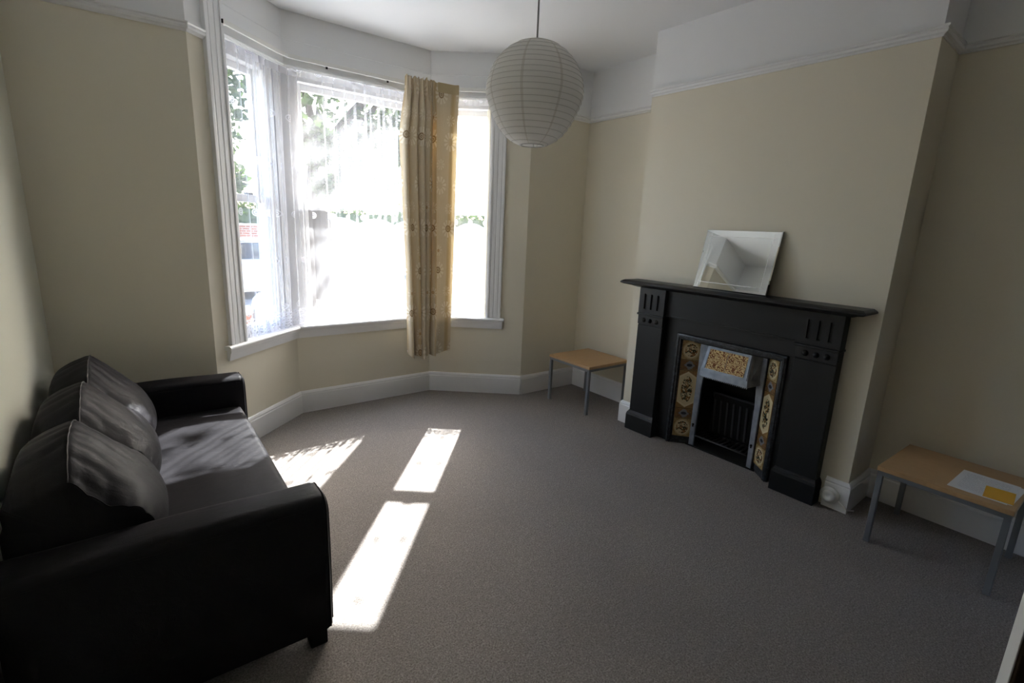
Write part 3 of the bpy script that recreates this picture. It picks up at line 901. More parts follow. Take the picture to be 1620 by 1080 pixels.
# --------------------------------------------------------------- door standing open at the right
def door():
    w, th, h = 0.79, 0.031, 1.985
    o = thing('door_1', 'white edge of a door standing open at the right, its shaded faces painted dark', 'door', (1.985, YB + 0.03, 0), math.atan2(0.49, -0.635), None, 'structure')
    # local x from hinge to free edge, y thickness
    mb = MB()
    mb.box(0, w, 0.008, th - 0.008, 0.008, h)
    st = 0.10
    for (x0, x1, z0, z1) in ((0, st, 0.008, h), (w - st, w, 0.008, h), (st, w - st, 0.008, 0.22), (st, w - st, 0.92, 1.08), (st, w - st, h - 0.12, h), (w / 2 - 0.05, w / 2 + 0.05, 0.22, 0.92), (w / 2 - 0.05, w / 2 + 0.05, 1.08, h - 0.12)):
        mb.box(x0, x1, 0, th, z0, z1)
    mb.build('door_leaf', M['door_shade'], o, 0.003)
    MB().box(w, w + 0.004, 0.004, th - 0.006, 0.008, h).build('door_edge', M['gloss'], o, 0.001)
    for s in (-1, 1):
        y = 0 if s < 0 else th
        k = MB().lathe([(0.0, 0.0), (0.026, 0.0), (0.026, 0.006), (0.010, 0.010), (0.010, 0.03), (0.025, 0.038), (0.028, 0.052), (0.018, 0.062), (0.0, 0.064)], (0, 0, 0), 20, 'y')
        k.v = [(w - 0.06 + p[0], y + s * p[1], 1.0 + p[2]) for p in k.v]
        k.build('door_knob', M['silver'], o)
door()

# --------------------------------------------------------------- fireplace
FA = math.atan2((P_B2 - P_B1).y, (P_B2 - P_B1).x)
def fp_loc(s, d, z):
    t = (P_B2 - P_B1).normalized(); n = V((-1.0, -0.0192)).normalized()
    q = P_B1 + t * s + n * d
    return (q.x, q.y, z)
def fbox(mb, s0, s1, d0, d1, z0, z1, mi=0):
    return mb.box(s0, s1, -d1, -d0, z0, z1, mi)

def surround():
    t = thing('fireplace_surround', 'black painted fireplace surround with fluted jambs and mantel shelf', 'fireplace surround', (P_B1.x, P_B1.y, 0), FA)
    # shelf with a moulded edge: stacked steps
    mb = MB()
    prof = [(0.0, 1.150, 0.085), (0.0, 1.163, 0.125), (0.0, 1.172, 0.170), (0.0, 1.181, 0.190), (0.0, 1.188, 0.190), (0.0, 1.194, 0.183), (0.0, 1.203, 0.165)]
    s0, s1 = 0.012, 1.652
    rows = []
    for (_, z, d) in prof:
        e = (0.190 - d) * 0.85
        rows.append([(s0 + e, 0.0, z), (s1 - e, 0.0, z), (s1 - e, -d, z), (s0 + e, -d, z)])
    vs = [p for r in rows for p in r]
    fs = [(3, 2, 1, 0), tuple(4 * (len(rows) - 1) + k for k in range(4))]
    for i in range(len(rows) - 1):
        for k in range(4):
            fs.append((4 * i + k, 4 * i + (k + 1) % 4, 4 * i + 4 + (k + 1) % 4, 4 * i + 4 + k))
    mb.add(vs, fs)
    mb.build('mantel_shelf', M['black'], t, 0.002)
    fbox(MB(), 0.34, 1.31, 0.0, 0.046, 0.955, 1.152).build('frieze', M['black'], t, 0.004)
    fbox(MB(), 0.34, 1.31, 0.044, 0.050, 0.955, 0.966).build('frieze_bead', M['black'], t, 0.002)
    bk = MB()
    fbox(bk, 0.34, 1.31, 0.0, 0.018, 0.852, 0.956); fbox(bk, 0.34, 0.457, 0.0, 0.018, 0.0, 0.853); fbox(bk, 1.248, 1.31, 0.0, 0.018, 0.0, 0.853)
    bk.build('backing_board', M['black'], t, 0.002)
    for (a, b) in ((0.128, 0.356), (1.296, 1.530)):
        m = (a + b) / 2
        j = fbox(MB(), a, b, 0.0, 0.068, 0.0, 1.152).build('jamb', M['black'], t, 0.004)
        pl = MB()
        rows = [(0.0, 0.096, 0.014), (0.122, 0.096, 0.014), (0.140, 0.090, 0.010), (0.150, 0.079, 0.004), (0.156, 0.0765, 0.002)]
        vs = [p for (z, d, e) in rows for p in ((a - e, -0.0, z), (b + e, -0.0, z), (b + e, -d, z), (a - e, -d, z))]
        fs = [(3, 2, 1, 0), tuple(4 * 4 + k for k in range(4))] + [(4 * i + k, 4 * i + (k + 1) % 4, 4 * i + 4 + (k + 1) % 4, 4 * i + 4 + k) for i in range(4) for k in range(4)]
        pl.add(vs, fs); pl.build('plinth', M['black'], j, 0.002)
        fbox(MB(), a + 0.002, b - 0.002, 0.066, 0.075, 0.155, 0.862).build('shaft_panel', M['black'], j, 0.003)
        fb = MB()                                        # fluted block: raised face with three slots
        w = b - a
        sl = [0.0, 0.20, 0.285, 0.455, 0.54, 0.71, 0.795, 1.0]
        for k in range(0, 8, 2):
            fbox(fb, a + w * sl[k], a + w * sl[k + 1], 0.066, 0.082, 0.990, 1.105)
        fbox(fb, a, b, 0.066, 0.082, 1.105, 1.150); fbox(fb, a, b, 0.066, 0.082, 0.956, 0.990)
        fb.build('fluted_block', M['black'], j)
        fbox(MB(), a - 0.006, b + 0.006, 0.0, 0.092, 0.940, 0.956).build('moulding', M['black'], j, 0.005, 3)
        fbox(MB(), a + 0.001, b - 0.001, 0.066, 0.080, 0.868, 0.940).build('boss_block', M['black'], j, 0.003)
        for k in range(3):
            s = a + w * (0.25 + 0.25 * k)
            bs = MB().lathe([(0.0, -0.018), (0.010, -0.015), (0.015, -0.009), (0.019, 0.0)], (s, -0.0795, 0.904), 14, 'y')
            bs.build('boss', M['black'], j)
    return t
surround()

def insert():
    t = thing('fireplace_insert', 'cast iron fireplace insert with splayed patterned tiles and hooded grate', 'fireplace', (P_B1.x, P_B1.y, 0), FA)
    s0, s1, zt = 0.459, 1.246, 0.850
    fr = MB()
    fbox(fr, s0, s1, 0.0, 0.034, 0.812, zt); fbox(fr, s0, s0 + 0.040, 0.0, 0.034, 0.0, 0.813); fbox(fr, s1 - 0.040, s1, 0.0, 0.034, 0.0, 0.813)
    fr.build('iron_frame', M['iron'], t, 0.006, 3)
    bd = MB()
    fbox(bd, s0 + 0.012, s1 - 0.012, 0.033, 0.041, 0.826, 0.838); fbox(bd, s0 + 0.012, s0 + 0.024, 0.033, 0.041, 0.0, 0.83); fbox(bd, s1 - 0.024, s1 - 0.012, 0.033, 0.041, 0.0, 0.83)
    bd.build('frame_bead', M['iron'], t, 0.003)
    # splayed cheeks carrying five tiles each
    TW = 0.140
    for side in (0, 1):
        so, si = (s0 + 0.040, s0 + 0.148) if side == 0 else (s1 - 0.040, s1 - 0.148)
        do, di = 0.018, -0.070
        p0, p1 = V((so, -do)), V((si, -di))
        d = (p1 - p0).normalized(); n = V((d.y, -d.x)) if side == 0 else V((-d.y, d.x))      # n points into the room
        Lc = (p1 - p0).length
        ck = MB()
        q = [p0, p1, p1 - n * 0.012, p0 - n * 0.012]
        ck.prism(q, 0.0, 0.813)
        cko = ck.build('tile_cheek', M['iron'], t)
        zs = [('floral', 0.060, 0.145), ('band', 0.206, 0.078), ('panel', 0.285, 0.295), ('band', 0.581, 0.078), ('floral', 0.660, 0.145)]
        rzt = math.atan2(d.y, d.x)
        for nm, z, hgt in zs:
            tm = MB().box(-TW / 2 * (Lc / TW) * 0.93, TW / 2 * (Lc / TW) * 0.93, -0.003, 0.003, 0, hgt - 0.002)
            to = tm.build('tile', M['tile_' + nm], cko, 0.0012)
            c = (p0 + p1) / 2 + n * 0.0035
            to.location = (c.x, c.y, z)
            to.rotation_euler = (0, 0, rzt)
        # lip between tile and steel strip
        pm = p1 + n * 0.004
        MB().prism([p1 - n * 0.002, p1 + n * 0.008, p1 + n * 0.008 + d * 0.010, p1 - n * 0.002 + d * 0.010], 0.0, 0.812).build('tile_bead', M['iron'], t)
    # steel inner frame: two strips and a top bar
    a0, a1 = s0 + 0.152, s1 - 0.152
    for (x, sg) in ((a0, 1), (a1, -1)):
        st = MB()
        rows = [(0.0, 0.036), (0.45, 0.042), (0.66, 0.056), (0.812, 0.060)]
        vs = []
        for (z, w) in rows:
            vs += [(x, 0.045, z), (x, 0.062, z), (x + sg * w, 0.070, z), (x + sg * w, 0.052, z)]
        fs = [(0, 1, 2, 3), (12, 13, 14, 15)] + [(4 * i + k, 4 * i + (k + 1) % 4, 4 * i + 4 + (k + 1) % 4, 4 * i + 4 + k) for i in range(3) for k in range(4)]
        st.add(vs, fs)
        sp_ = st.build('steel_strip', M['steel'], t, 0.004)
        kh = MB().lathe([(0.0, -0.004), (0.008, -0.004), (0.008, 0.004), (0.0, 0.004)], (x + sg * 0.019, 0.0455, 0.175), 12, 'y')
        fbox(kh, x + sg * 0.019 - 0.0035, x + sg * 0.019 + 0.0035, -0.050, -0.041, 0.157, 0.175)
        kh.build('keyhole', M['dark'], sp_)
    fbox(MB(), a0, a1, -0.070, -0.030, 0.795, 0.813).build('steel_strip', M['steel'], t, 0.003)
    # hood
    ht0, ht1 = V((0.700, 0.000, 0.800)), V((1.020, 0.000, 0.800))        # top front
    hl0, hl1 = V((0.690, -0.052, 0.632)), V((1.032, -0.052, 0.632))       # tile panel bottom
    lp0, lp1 = V((0.686, -0.058, 0.590)), V((1.036, -0.058, 0.590))       # lip
    hd = MB()
    th = V((0, 0.010, 0))
    def plate(a, b, c, d, o):
        hd.hexa([a, b, b + o, a + o], [d, c, c + o, d + o])
    plate(hl0, hl1, ht1, ht0, th)
    plate(lp0, lp1, hl1, hl0, th)
    for (b0, m0, c0, bx, sgn) in ((lp0, hl0, ht0, a0 + 0.02, 1), (lp1, hl1, ht1, a1 - 0.02, -1)):
        k0, k1 = V((bx, 0.060, 0.600)), V((bx, 0.060, 0.800))
        o = V((0.006 * sgn, 0.004, 0))
        hd.add([b0, m0, c0, k1, k0, b0 + o, m0 + o, c0 + o, k1 + o, k0 + o], [(0, 1, 2, 3, 4), (9, 8, 7, 6, 5), (0, 5, 6, 1), (1, 6, 7, 2), (2, 7, 8, 3), (3, 8, 9, 4), (4, 9, 5, 0)])
    ho = hd.build('hood', M['steel'], t)
    # toothed edge under the lip
    te = MB()
    for k in range(26):
        s = 0.692 + k * 0.0134
        te.add([(s, -0.058, 0.592), (s + 0.0120, -0.058, 0.592), (s + 0.006, -0.058, 0.580), (s, -0.051, 0.592), (s + 0.0120, -0.051, 0.592), (s + 0.006, -0.051, 0.580)],
               [(0, 1, 2), (5, 4, 3), (0, 3, 4, 1), (1, 4, 5, 2), (2, 5, 3, 0)])
    te.build('toothed_edge', M['steel'], ho)
    # raised rim round the tile panel and two tiles in it
    nrm = (hl1 - hl0).cross(ht0 - hl0).normalized()
    if nrm.y > 0: nrm = -nrm
    def pt(u, v, h):
        lo = hl0.lerp(hl1, u); hi = ht0.lerp(ht1, u)
        return lo.lerp(hi, v) + nrm * h
    rm = MB()
    for (u0, u1, v0, v1) in ((0.02, 0.98, 0.02, 0.10), (0.02, 0.98, 0.90, 0.98), (0.02, 0.075, 0.10, 0.90), (0.925, 0.98, 0.10, 0.90)):
        rm.hexa([pt(u0, v0, 0), pt(u1, v0, 0), pt(u1, v1, 0), pt(u0, v1, 0)], [pt(u0, v0, 0.006), pt(u1, v0, 0.006), pt(u1, v1, 0.006), pt(u0, v1, 0.006)])
    rm.build('hood_rim', M['steel'], ho)
    ang = math.atan2(0.052, 0.168)
    for k in range(2):
        u0, u1 = (0.082, 0.499) if k == 0 else (0.501, 0.918)
        w_, h_ = (u1 - u0) * 0.326, 0.8 * 0.1755
        tm = MB().box(-w_ / 2, w_ / 2, -0.002, 0.002, -h_ / 2, h_ / 2).build('tile', M['tile_scroll'], ho, 0.001)
        tm.location = pt((u0 + u1) / 2, 0.5, 0.003)
        tm.rotation_euler = (-ang, 0, 0)
    # fire box: back, cheeks, floor
    fx = MB()
    fx.hexa([(0.60, 0.060, 0.0), (0.70, 0.30, 0.0), (0.70, 0.312, 0.0), (0.585, 0.060, 0.0)], [(0.60, 0.060, 0.81), (0.70, 0.24, 0.81), (0.70, 0.252, 0.81), (0.585, 0.060, 0.81)])
    fx.hexa([(1.105, 0.060, 0.0), (1.005, 0.30, 0.0), (1.005, 0.312, 0.0), (1.12, 0.060, 0.0)], [(1.105, 0.060, 0.81), (1.005, 0.24, 0.81), (1.005, 0.252, 0.81), (1.12, 0.060, 0.81)])
    fx.hexa([(0.70, 0.30, 0.0), (1.005, 0.30, 0.0), (1.005, 0.312, 0.0), (0.70, 0.312, 0.0)], [(0.70, 0.24, 0.81), (1.005, 0.24, 0.81), (1.005, 0.252, 0.81), (0.70, 0.252, 0.81)])
    fx.box(0.585, 1.12, 0.0, 0.312, 0.80, 0.812)
    fx.box(0.585, 1.12, 0.045, 0.312, 0.0, 0.012)
    fx.build('fire_box', M['soot'], t)
    # ribbed fire back
    bp = MB()
    bp.hexa([(0.665, 0.215, 0.10), (1.035, 0.215, 0.10), (1.035, 0.235, 0.10), (0.665, 0.235, 0.10)], [(0.69, 0.185, 0.42), (1.01, 0.185, 0.42), (1.01, 0.205, 0.42), (0.69, 0.205, 0.42)])
    bo = bp.build('fire_back', M['soot'], t, 0.005)
    for k in range(7):
        s = 0.705 + k * 0.0485
        MB().hexa([(s - 0.008, 0.205, 0.11), (s + 0.008, 0.205, 0.11), (s + 0.008, 0.220, 0.11), (s - 0.008, 0.220, 0.11)],
                  [(s - 0.008, 0.180, 0.375), (s + 0.008, 0.180, 0.375), (s + 0.008, 0.190, 0.375), (s - 0.008, 0.190, 0.375)]).build('rib', M['iron2'], bo, 0.003)
    MB().hexa([(0.675, 0.200, 0.375), (1.025, 0.200, 0.375), (1.025, 0.215, 0.375), (0.675, 0.215, 0.375)], [(0.68, 0.180, 0.425), (1.02, 0.180, 0.425), (1.02, 0.20, 0.425), (0.68, 0.20, 0.425)]).build('fire_back_rail', M['iron2'], bo, 0.004)
    # grate
    gr = MB().tube([(0.625, 0.062, 0.088), (1.08, 0.062, 0.088)], 0.007, 8).tube([(0.645, 0.205, 0.088), (1.06, 0.205, 0.088)], 0.007, 8)
    go_ = gr.build('grate', M['iron2'], t)
    for k in range(13):
        s = 0.640 + k * 0.0355
        s2 = 0.655 + k * 0.033
        MB().tube([(s, 0.060, 0.092), (s2, 0.206, 0.092)], 0.0055, 6).build('grate_bar', M['iron2'], go_)
    # solid chimney throat filling behind the frame so no daylight shows
    return t
M['iron2'] = paint('grate_iron', (0.022, 0.022, 0.024), 0.5, 0.5, 0.3, 60, 0.2)
insert()

# mirror leaning on the shelf
def mirror():
    zb, zt, db, dt = 1.2035, 1.598, 0.112, 0.016
    w = 0.506
    lean = math.atan2(db - dt, zt - zb)
    Hm = math.hypot(db - dt, zt - zb)
    o = thing('mirror', 'square frameless mirror leaning on the mantel shelf against the wall', 'mirror', fp_loc(0.842, db, zb), FA)
    tilt = bpy.data.objects.new('mirror_tilt', None)
    # tilt is baked into the part meshes instead of an extra level
    bpy.data.objects.remove(tilt)
    cl, sl_ = math.cos(lean), math.sin(lean)
    def tr(x, d, h):                    # d: out of the glass towards the room, h: up the glass
        y, z = -d * cl + h * sl_, d * sl_ + h * cl
        return (x, y, z)
    def slab(mb, x0, x1, d0, d1, h0, h1, e=0.0):
        mb.hexa([tr(x0, d0, h0), tr(x1, d0, h0), tr(x1, d0, h1), tr(x0, d0, h1)], [tr(x0 + e, d1, h0 + e), tr(x1 - e, d1, h0 + e), tr(x1 - e, d1, h1 - e), tr(x0 + e, d1, h1 - e)])
        return mb
    slab(MB(), -w / 2, w / 2, -0.004, -0.0005, 0.002, Hm).build('mirror_back', M['dark'], o)
    g = slab(MB(), -w / 2, w / 2, 0.0, 0.004, 0.002, Hm, 0.006).build('mirror_glass', M['mirror'], o)
    for (x0, x1, h0, h1) in ((-w / 2 + 0.045, -w / 2 + 0.049, 0.02, Hm - 0.02), (w / 2 - 0.049, w / 2 - 0.045, 0.02, Hm - 0.02), (-w / 2 + 0.02, w / 2 - 0.02, 0.045, 0.049), (-w / 2 + 0.02, w / 2 - 0.02, Hm - 0.049, Hm - 0.045)):
        slab(MB(), x0, x1, 0.0038, 0.0046, h0, h1, 0.001).build('etched_line', M['etched'], g)
mirror()

# round white box on the baseboard by the fireplace
def wall_box():
    p = fp_loc(1.604, 0.0215, 0.082)
    o = thing('cable_outlet', 'round white cable outlet on the baseboard right of the fireplace', 'outlet', p, FA)
    MB().lathe([(0.0, 0.0), (0.052, 0.0), (0.052, -0.012), (0.047, -0.020), (0.0, -0.020)], (0, 0, 0), 32, 'y').build('base_plate', M['plastic'], o)
    MB().lathe([(0.0, -0.019), (0.036, -0.019), (0.034, -0.034), (0.028, -0.039), (0.014, -0.040), (0.011, -0.034), (0.0, -0.034)], (0, 0, 0), 28, 'y').build('cover', M['plastic'], o)
    MB().tube([(0.045, -0.008, -0.015), (0.075, -0.012, -0.034), (0.092, -0.012, -0.046), (0.104, 0.02, -0.062), (0.112, 0.07, -0.076)], 0.0045, 8).build('cable', M['plastic'], o)
wall_box()

# --------------------------------------------------------------- side tables
def side_table(x0, y0, label, first=None):
    W, Dp, h, tt, lg = 0.505, 0.515, 0.432, 0.024, 0.025
    loc = (x0 + W / 2, y0 + Dp / 2, 0)
    if first is None:
        t = thing('side_table', label, 'table', loc, 0, 'beech side tables with metal legs')
        MB().box(-W / 2, W / 2, -Dp / 2, Dp / 2, h - tt, h).build('table_top', M['wood'], t, 0.003)
        fr = MB()
        a, b = W / 2 - 0.004, Dp / 2 - 0.004
        fr.box(-a, a, -b, -b + 0.02, h - tt - 0.022, h - tt); fr.box(-a, a, b - 0.02, b, h - tt - 0.022, h - tt)
        fr.box(-a, -a + 0.02, -b, b, h - tt - 0.022, h - tt); fr.box(a - 0.02, a, -b, b, h - tt - 0.022, h - tt)
        fr.build('frame', M['silver'], t)
        for sx in (-1, 1):
            for sy in (-1, 1):
                x, y = sx * (a - lg / 2), sy * (b - lg / 2)
                MB().box(x - lg / 2, x + lg / 2, y - lg / 2, y + lg / 2, 0.004, h - tt - 0.001).build('leg', M['silver'], t, 0.002)
                MB().box(x - lg / 2 - 0.001, x + lg / 2 + 0.001, y - lg / 2 - 0.001, y + lg / 2 + 0.001, 0.0, 0.010).build('foot', M['silver'], t)
        return t
    t = first.copy(); COL.objects.link(t); t.location = loc; t['label'] = label
    for c in first.children:
        k = c.copy(); COL.objects.link(k); k.parent = t
    return t
T1 = side_table(2.985, 2.830, 'small beech topped side table in the alcove beside the bay')
T2 = side_table(2.975, 0.228, 'beech topped side table with papers in the near alcove', T1)

def poly_sheet(name, pts, z, th, mat, label, cat, parts=()):
    mb = MB().prism(pts, z, z + th)
    o = mb.build(name, mat)
    return tag(o, label, cat, 'letters on the near table')
ZT = 0.4322
poly_sheet('letter', [(3.312, 0.452), (3.040, 0.462), (3.036, 0.247), (3.308, 0.236)], ZT, 0.0008, M['letter_plain'], 'plain white sheet lying underneath the printed letter', 'paper')
poly_sheet('letter', [(3.322, 0.470), (3.026, 0.474), (3.022, 0.262), (3.318, 0.257)], ZT + 0.0010, 0.0008, M['letter'], 'printed white letter on the table in the near alcove', 'paper')
ev = thing('envelope', 'orange yellow envelope lying on the white papers', 'envelope', (3.115, 0.302, ZT + 0.0020), 0.09)
MB().box(-0.078, 0.078, -0.052, 0.052, 0, 0.0012).build('envelope_body', M['envelope'], ev)
MB().prism([(-0.078, -0.052), (-0.078, 0.052), (-0.012, 0.004), (-0.012, -0.004)], 0.0012, 0.0018).build('flap', M['envelope'], ev)

# --------------------------------------------------------------- paper lantern
def lantern():
    R = 0.225
    cx, cy, cz = 1.553, 1.950, 2.150
    o = thing('paper_lantern', 'round white paper lantern shade hanging from the ceiling', 'lamp', (cx, cy, cz), 0.35)
    nr = 19
    prof = []
    zt, zb = 0.215, -0.218
    per = 4
    for i in range(nr * per + 1):
        q = i / (nr * per)
        z = zt + (zb - zt) * q
        r = math.sqrt(max(R * R * 1.0 - z * z * 0.985, 0.0))
        fr = (q * nr) % 1.0
        r -= (0.014 * math.sin((-z / 0.218) * PI) if z < 0 else 0.0)
        r -= 0.0022 * math.sin(fr * PI) * (1 if 0.03 < q < 0.97 else 0)
        prof.append((max(r, 0.052), z))
    MB().lathe(prof, (0, 0, 0), 64).build('shade', M['paper'], o)
    pts = []
    for k in range(nr * 48 + 1):
        q = k / (nr * 48)
        z = zt + (zb - zt) * q
        r = math.sqrt(max(R * R - z * z * 0.985, 0)) - (0.014 * math.sin((-z / 0.218) * PI) if z < 0 else 0.0)
        r = max(r, 0.052) + 0.0006
        a = 2 * PI * q * nr
        pts.append((r * math.cos(a), r * math.sin(a), z))
    MB().tube(pts, 0.0009, 5).build('wire_spiral', M['wire'], o)
    rb = MB().tube([(0.053 * math.cos(a), 0.053 * math.sin(a), zb) for a in [2 * PI * k / 28 for k in range(28)]], 0.002, 6, True)
    rb.build('bottom_ring', M['wire'], o)
    rt = MB().tube([(0.063 * math.cos(a), 0.063 * math.sin(a), zt) for a in [2 * PI * k / 28 for k in range(28)]], 0.002, 6, True)
    rt.build('top_ring', M['wire'], o)
    wf = MB()
    wf.tube([(0.063, 0, zt), (0.03, 0, zt - 0.02), (0.02, 0, 0.02), (0.0, 0.0, 0.0), (-0.02, 0, 0.02), (-0.03, 0, zt - 0.02), (-0.063, 0, zt)], 0.0016, 6)
    wf.tube([(0.03, 0.012, zt - 0.02), (0.022, 0.012, zb + 0.03), (0.03, 0.01, zb), (0.055, 0.03, zb)], 0.0014, 6)
    wf.build('expander_wire', M['wire'], o)
    MB().lathe([(0.0, 0.05), (0.017, 0.05), (0.019, 0.0), (0.019, -0.05), (0.0, -0.05)], (0, 0, 0.11), 20).build('lamp_holder', M['plastic'], o)
    MB().lathe([(0.013, 0.06), (0.014, 0.04), (0.026, 0.005), (0.030, -0.02), (0.024, -0.042), (0.010, -0.054), (0.0, -0.056)], (0, 0, 0.0), 24).build('bulb', M['plastic'], o)
    MB().tube([(0, 0, 0.16), (0, 0, 0.40), (0.004, 0, 0.6), (0.006, 0, H - cz - 0.02)], 0.0042, 8).build('cord', M['cord'], o)
    MB().lathe([(0.0, -0.028), (0.018, -0.028), (0.045, -0.014), (0.05, 0.0), (0.0, 0.0)], (0.006, 0, H - cz), 28).build('ceiling_rose', M['plastic'], o)
lantern()

# --------------------------------------------------------------- sofa
def catmull(pts, per, closed=True):
    out = []
    n = len(pts)
    for i in range(n if closed else n - 1):
        p0, p1, p2, p3 = (V(pts[(i + k - 1) % n]) if closed else V(pts[min(max(i + k - 1, 0), n - 1)]) for k in range(4))
        for j in range(per):
            t = j / per
            out.append(0.5 * ((2 * p1) + (p2 - p0) * t + (2 * p0 - 5 * p1 + 4 * p2 - p3) * t * t + (3 * p1 - p0 - 3 * p2 + p3) * t ** 3))
    return out

def back_cushion(parent, y, w, seed):
    rnd = random.Random(seed)
    NY, PER = 60, 10
    rows = []
    seam_top = []
    ph = [rnd.uniform(0, 6.28) for _ in range(6)]
    for j in range(NY + 1):
        u = -1 + 2 * j / NY
        au = abs(u)
        k = 1 - au ** 3.2
        top = 0.765 + 0.088 * (1 - au ** 2.2)
        fr = 0.035 * (1 - au ** 2.4)
        pts = [(-0.345, 0.452), (-0.362, 0.60), (-0.366, 0.735 - 0.01 * (1 - k)), (-0.335, top - 0.040),
               (-0.225, top), (-0.140 + fr * 0.55, top - 0.085), (-0.060 + fr, 0.640), (-0.022 + fr, 0.545), (-0.030 + fr * 0.7, 0.475), (-0.075, 0.447), (-0.20, 0.445)]
        prof = catmull(pts, PER)
        # sharpen the seam edge
        seam_i = 4 * PER
        row = []
        for i, p in enumerate(prof):
            ds = i - seam_i
            x, z = p
            edge = math.exp(-(ds / 2.2) ** 2)
            z += 0.010 * edge; x += 0.004 * edge
            # gathers that radiate from the seam and the corners
            nearend = au ** 4
            wv = (0.35 + 0.65 * min(1.0, abs(ds) / 5.0)) * (2.0 * abs(math.sin(u * 13 + ph[0] + 0.7 * math.sin(ds * 0.35 + ph[1]))) ** 0.7 - 1.1) * math.exp(-abs(ds) / 8.0)
            wv2 = (2.0 * abs(math.sin(ds * 0.55 + ph[2] + u * 2.2)) ** 0.6 - 1.2) * au ** 2.5
            wv3 = math.sin(u * 5 + ph[3] + ds * 0.12) * 0.4
            amp = 0.0044
            nx, nz = (0.75, 0.66) if ds > 0 else (-0.3, 0.95)
            dd = amp * (wv * 1.0 + wv2 * 0.9 + wv3 * 0.8)
            row.append((x + nx * dd, y + u * w / 2, z + nz * dd))
        rows.append(row)
        seam_top.append((row[seam_i][0] + 0.002, row[seam_i][1], row[seam_i][2] + 0.0015))
    m = len(rows[0])
    vs = [p for r in rows for p in r]
    fs = [(j * m + i, j * m + (i + 1) % m, (j + 1) * m + (i + 1) % m, (j + 1) * m + i) for j in range(NY) for i in range(m)]
    # domed end panels: shrink rings towards the middle
    for end, sg in ((0, -1), (NY, 1)):
        base_i = end * m
        ring = [V(vs[base_i + i]) for i in range(m)]
        c = sum(ring, V()) / m
        prev = [base_i + i for i in range(m)]
        for sc, push in ((0.93, 0.006), (0.75, 0.010), (0.45, 0.013), (0.12, 0.014)):
            o = len(vs)
            vs += [tuple(c + (p - c) * sc + V((0, sg * push, 0))) for p in ring]
            fs += [(prev[i], prev[(i + 1) % m], o + (i + 1) % m, o + i) for i in range(m)]
            prev = [o + i for i in range(m)]
        fs.append(tuple(prev))
    mb = MB(); mb.add(vs, fs, 0, True)
    o = mb.build('back_cushion', M['leather'], parent)
    MB().tube(seam_top, 0.0017, 6).build('seam', M['seam'], o)
    for end in (0, NY):
        e = [rows[end][i] for i in range(4 * PER, 8 * PER)]
        MB().tube([(p[0], p[1], p[2]) for p in e], 0.0018, 6).build('seam', M['leather'], o)
    return o

def puff_box(x0, x1, y0, y1, z0, z1, crown, nx=20, ny=40, rnd=0.03):
    """box with softly crowned top and rounded edges (seat cushion)"""
    N = 10
    mb = MB()
    bm = bmesh.new()
    bmesh.ops.create_cube(bm, size=1.0)
    for v in bm.verts:
        v.co = V((x0 + (v.co.x + 0.5) * (x1 - x0), y0 + (v.co.y + 0.5) * (y1 - y0), z0 + (v.co.z + 0.5) * (z1 - z0)))
    bmesh.ops.bevel(bm, geom=list(bm.edges), offset=rnd, segments=4, profile=0.6, affect='EDGES')
    bmesh.ops.subdivide_edges(bm, edges=[e for e in bm.edges if e.calc_length() > 0.15], cuts=14, use_grid_fill=True)
    for v in bm.verts:
        fx = (v.co.x - x0) / (x1 - x0) * 2 - 1; fy = (v.co.y - y0) / (y1 - y0) * 2 - 1; fz = (v.co.z - z0) / (z1 - z0)
        k = (1 - abs(fx) ** 3) * (1 - abs(fy) ** 4)
        if fz > 0.6:
            v.co.z += crown * k + 0.0022 * math.sin(fy * 17 + 2 * math.sin(fx * 3)) * k + 0.0018 * math.sin(fx * 9 + fy * 5) * k
        if fx > 0.6:
            v.co.x += crown * 0.5 * (1 - (2 * fz - 1) ** 2) * (1 - abs(fy) ** 6)
    bm.verts.ensure_lookup_table()
    for i, v in enumerate(bm.verts): v.index = i
    mb.add([tuple(v.co) for v in bm.verts], [tuple(v.index for v in f.verts) for f in bm.faces], 0, True)
    bm.free()
    return mb

def arm_mesh(y0, y1, x0, x1, z0, ztop):
    """arm as profile in y,z swept along x with a rounded nose at the front"""
    rows = []
    w = y1 - y0
    r = 0.045
    prof = []
    for (cy, a0, a1) in ((y0 + r, PI, PI / 2), (y1 - r, PI / 2, 0)):
        for k in range(7):
            a = a0 + (a1 - a0) * k / 6
            prof.append((cy + r * math.cos(a), ztop - r + r * math.sin(a)))
    prof = [(y0, z0), (y0 - 0.004, (z0 + ztop) / 2)] + prof + [(y1 + 0.004, (z0 + ztop) / 2), (y1, z0)]
    my, mz = (y0 + y1) / 2, (z0 + ztop) / 2
    xs = [x0 + (x1 - 0.03 - x0) * k / 12 for k in range(13)] + [x1 - 0.014, x1 - 0.005, x1, x1 + 0.004]
    for k, x in enumerate(xs):
        t = max(0.0, (x - (x1 - 0.03)) / 0.03)
        sc = 0.034 * (1 - math.sqrt(max(0.0, 1 - min(1.0, t) ** 2))) if t > 0 else 0.0
        row = []
        for (y, z) in prof:
            yy = y - math.copysign(sc, y - my) if abs(y - my) > 0.02 else y
            zz = z - (sc if z > mz else -sc * 0.3)
            if z > ztop - 0.02:
                zz += 0.004 * math.sin(x * 9 + 1) * (1 - t)
            row.append((x, yy, zz))
        rows.append(row)
    m = len(prof)
    vs = [p for r_ in rows for p in r_]
    fs = [(i * m + k, i * m + (k + 1) % m, (i + 1) * m + (k + 1) % m, (i + 1) * m + k) for i in range(len(rows) - 1) for k in range(m)]
    fs.append(tuple(range(m))); fs.append(tuple((len(rows) - 1) * m + k for k in range(m)))
    mb = MB(); mb.add(vs, fs, 0, True)
    return mb, rows

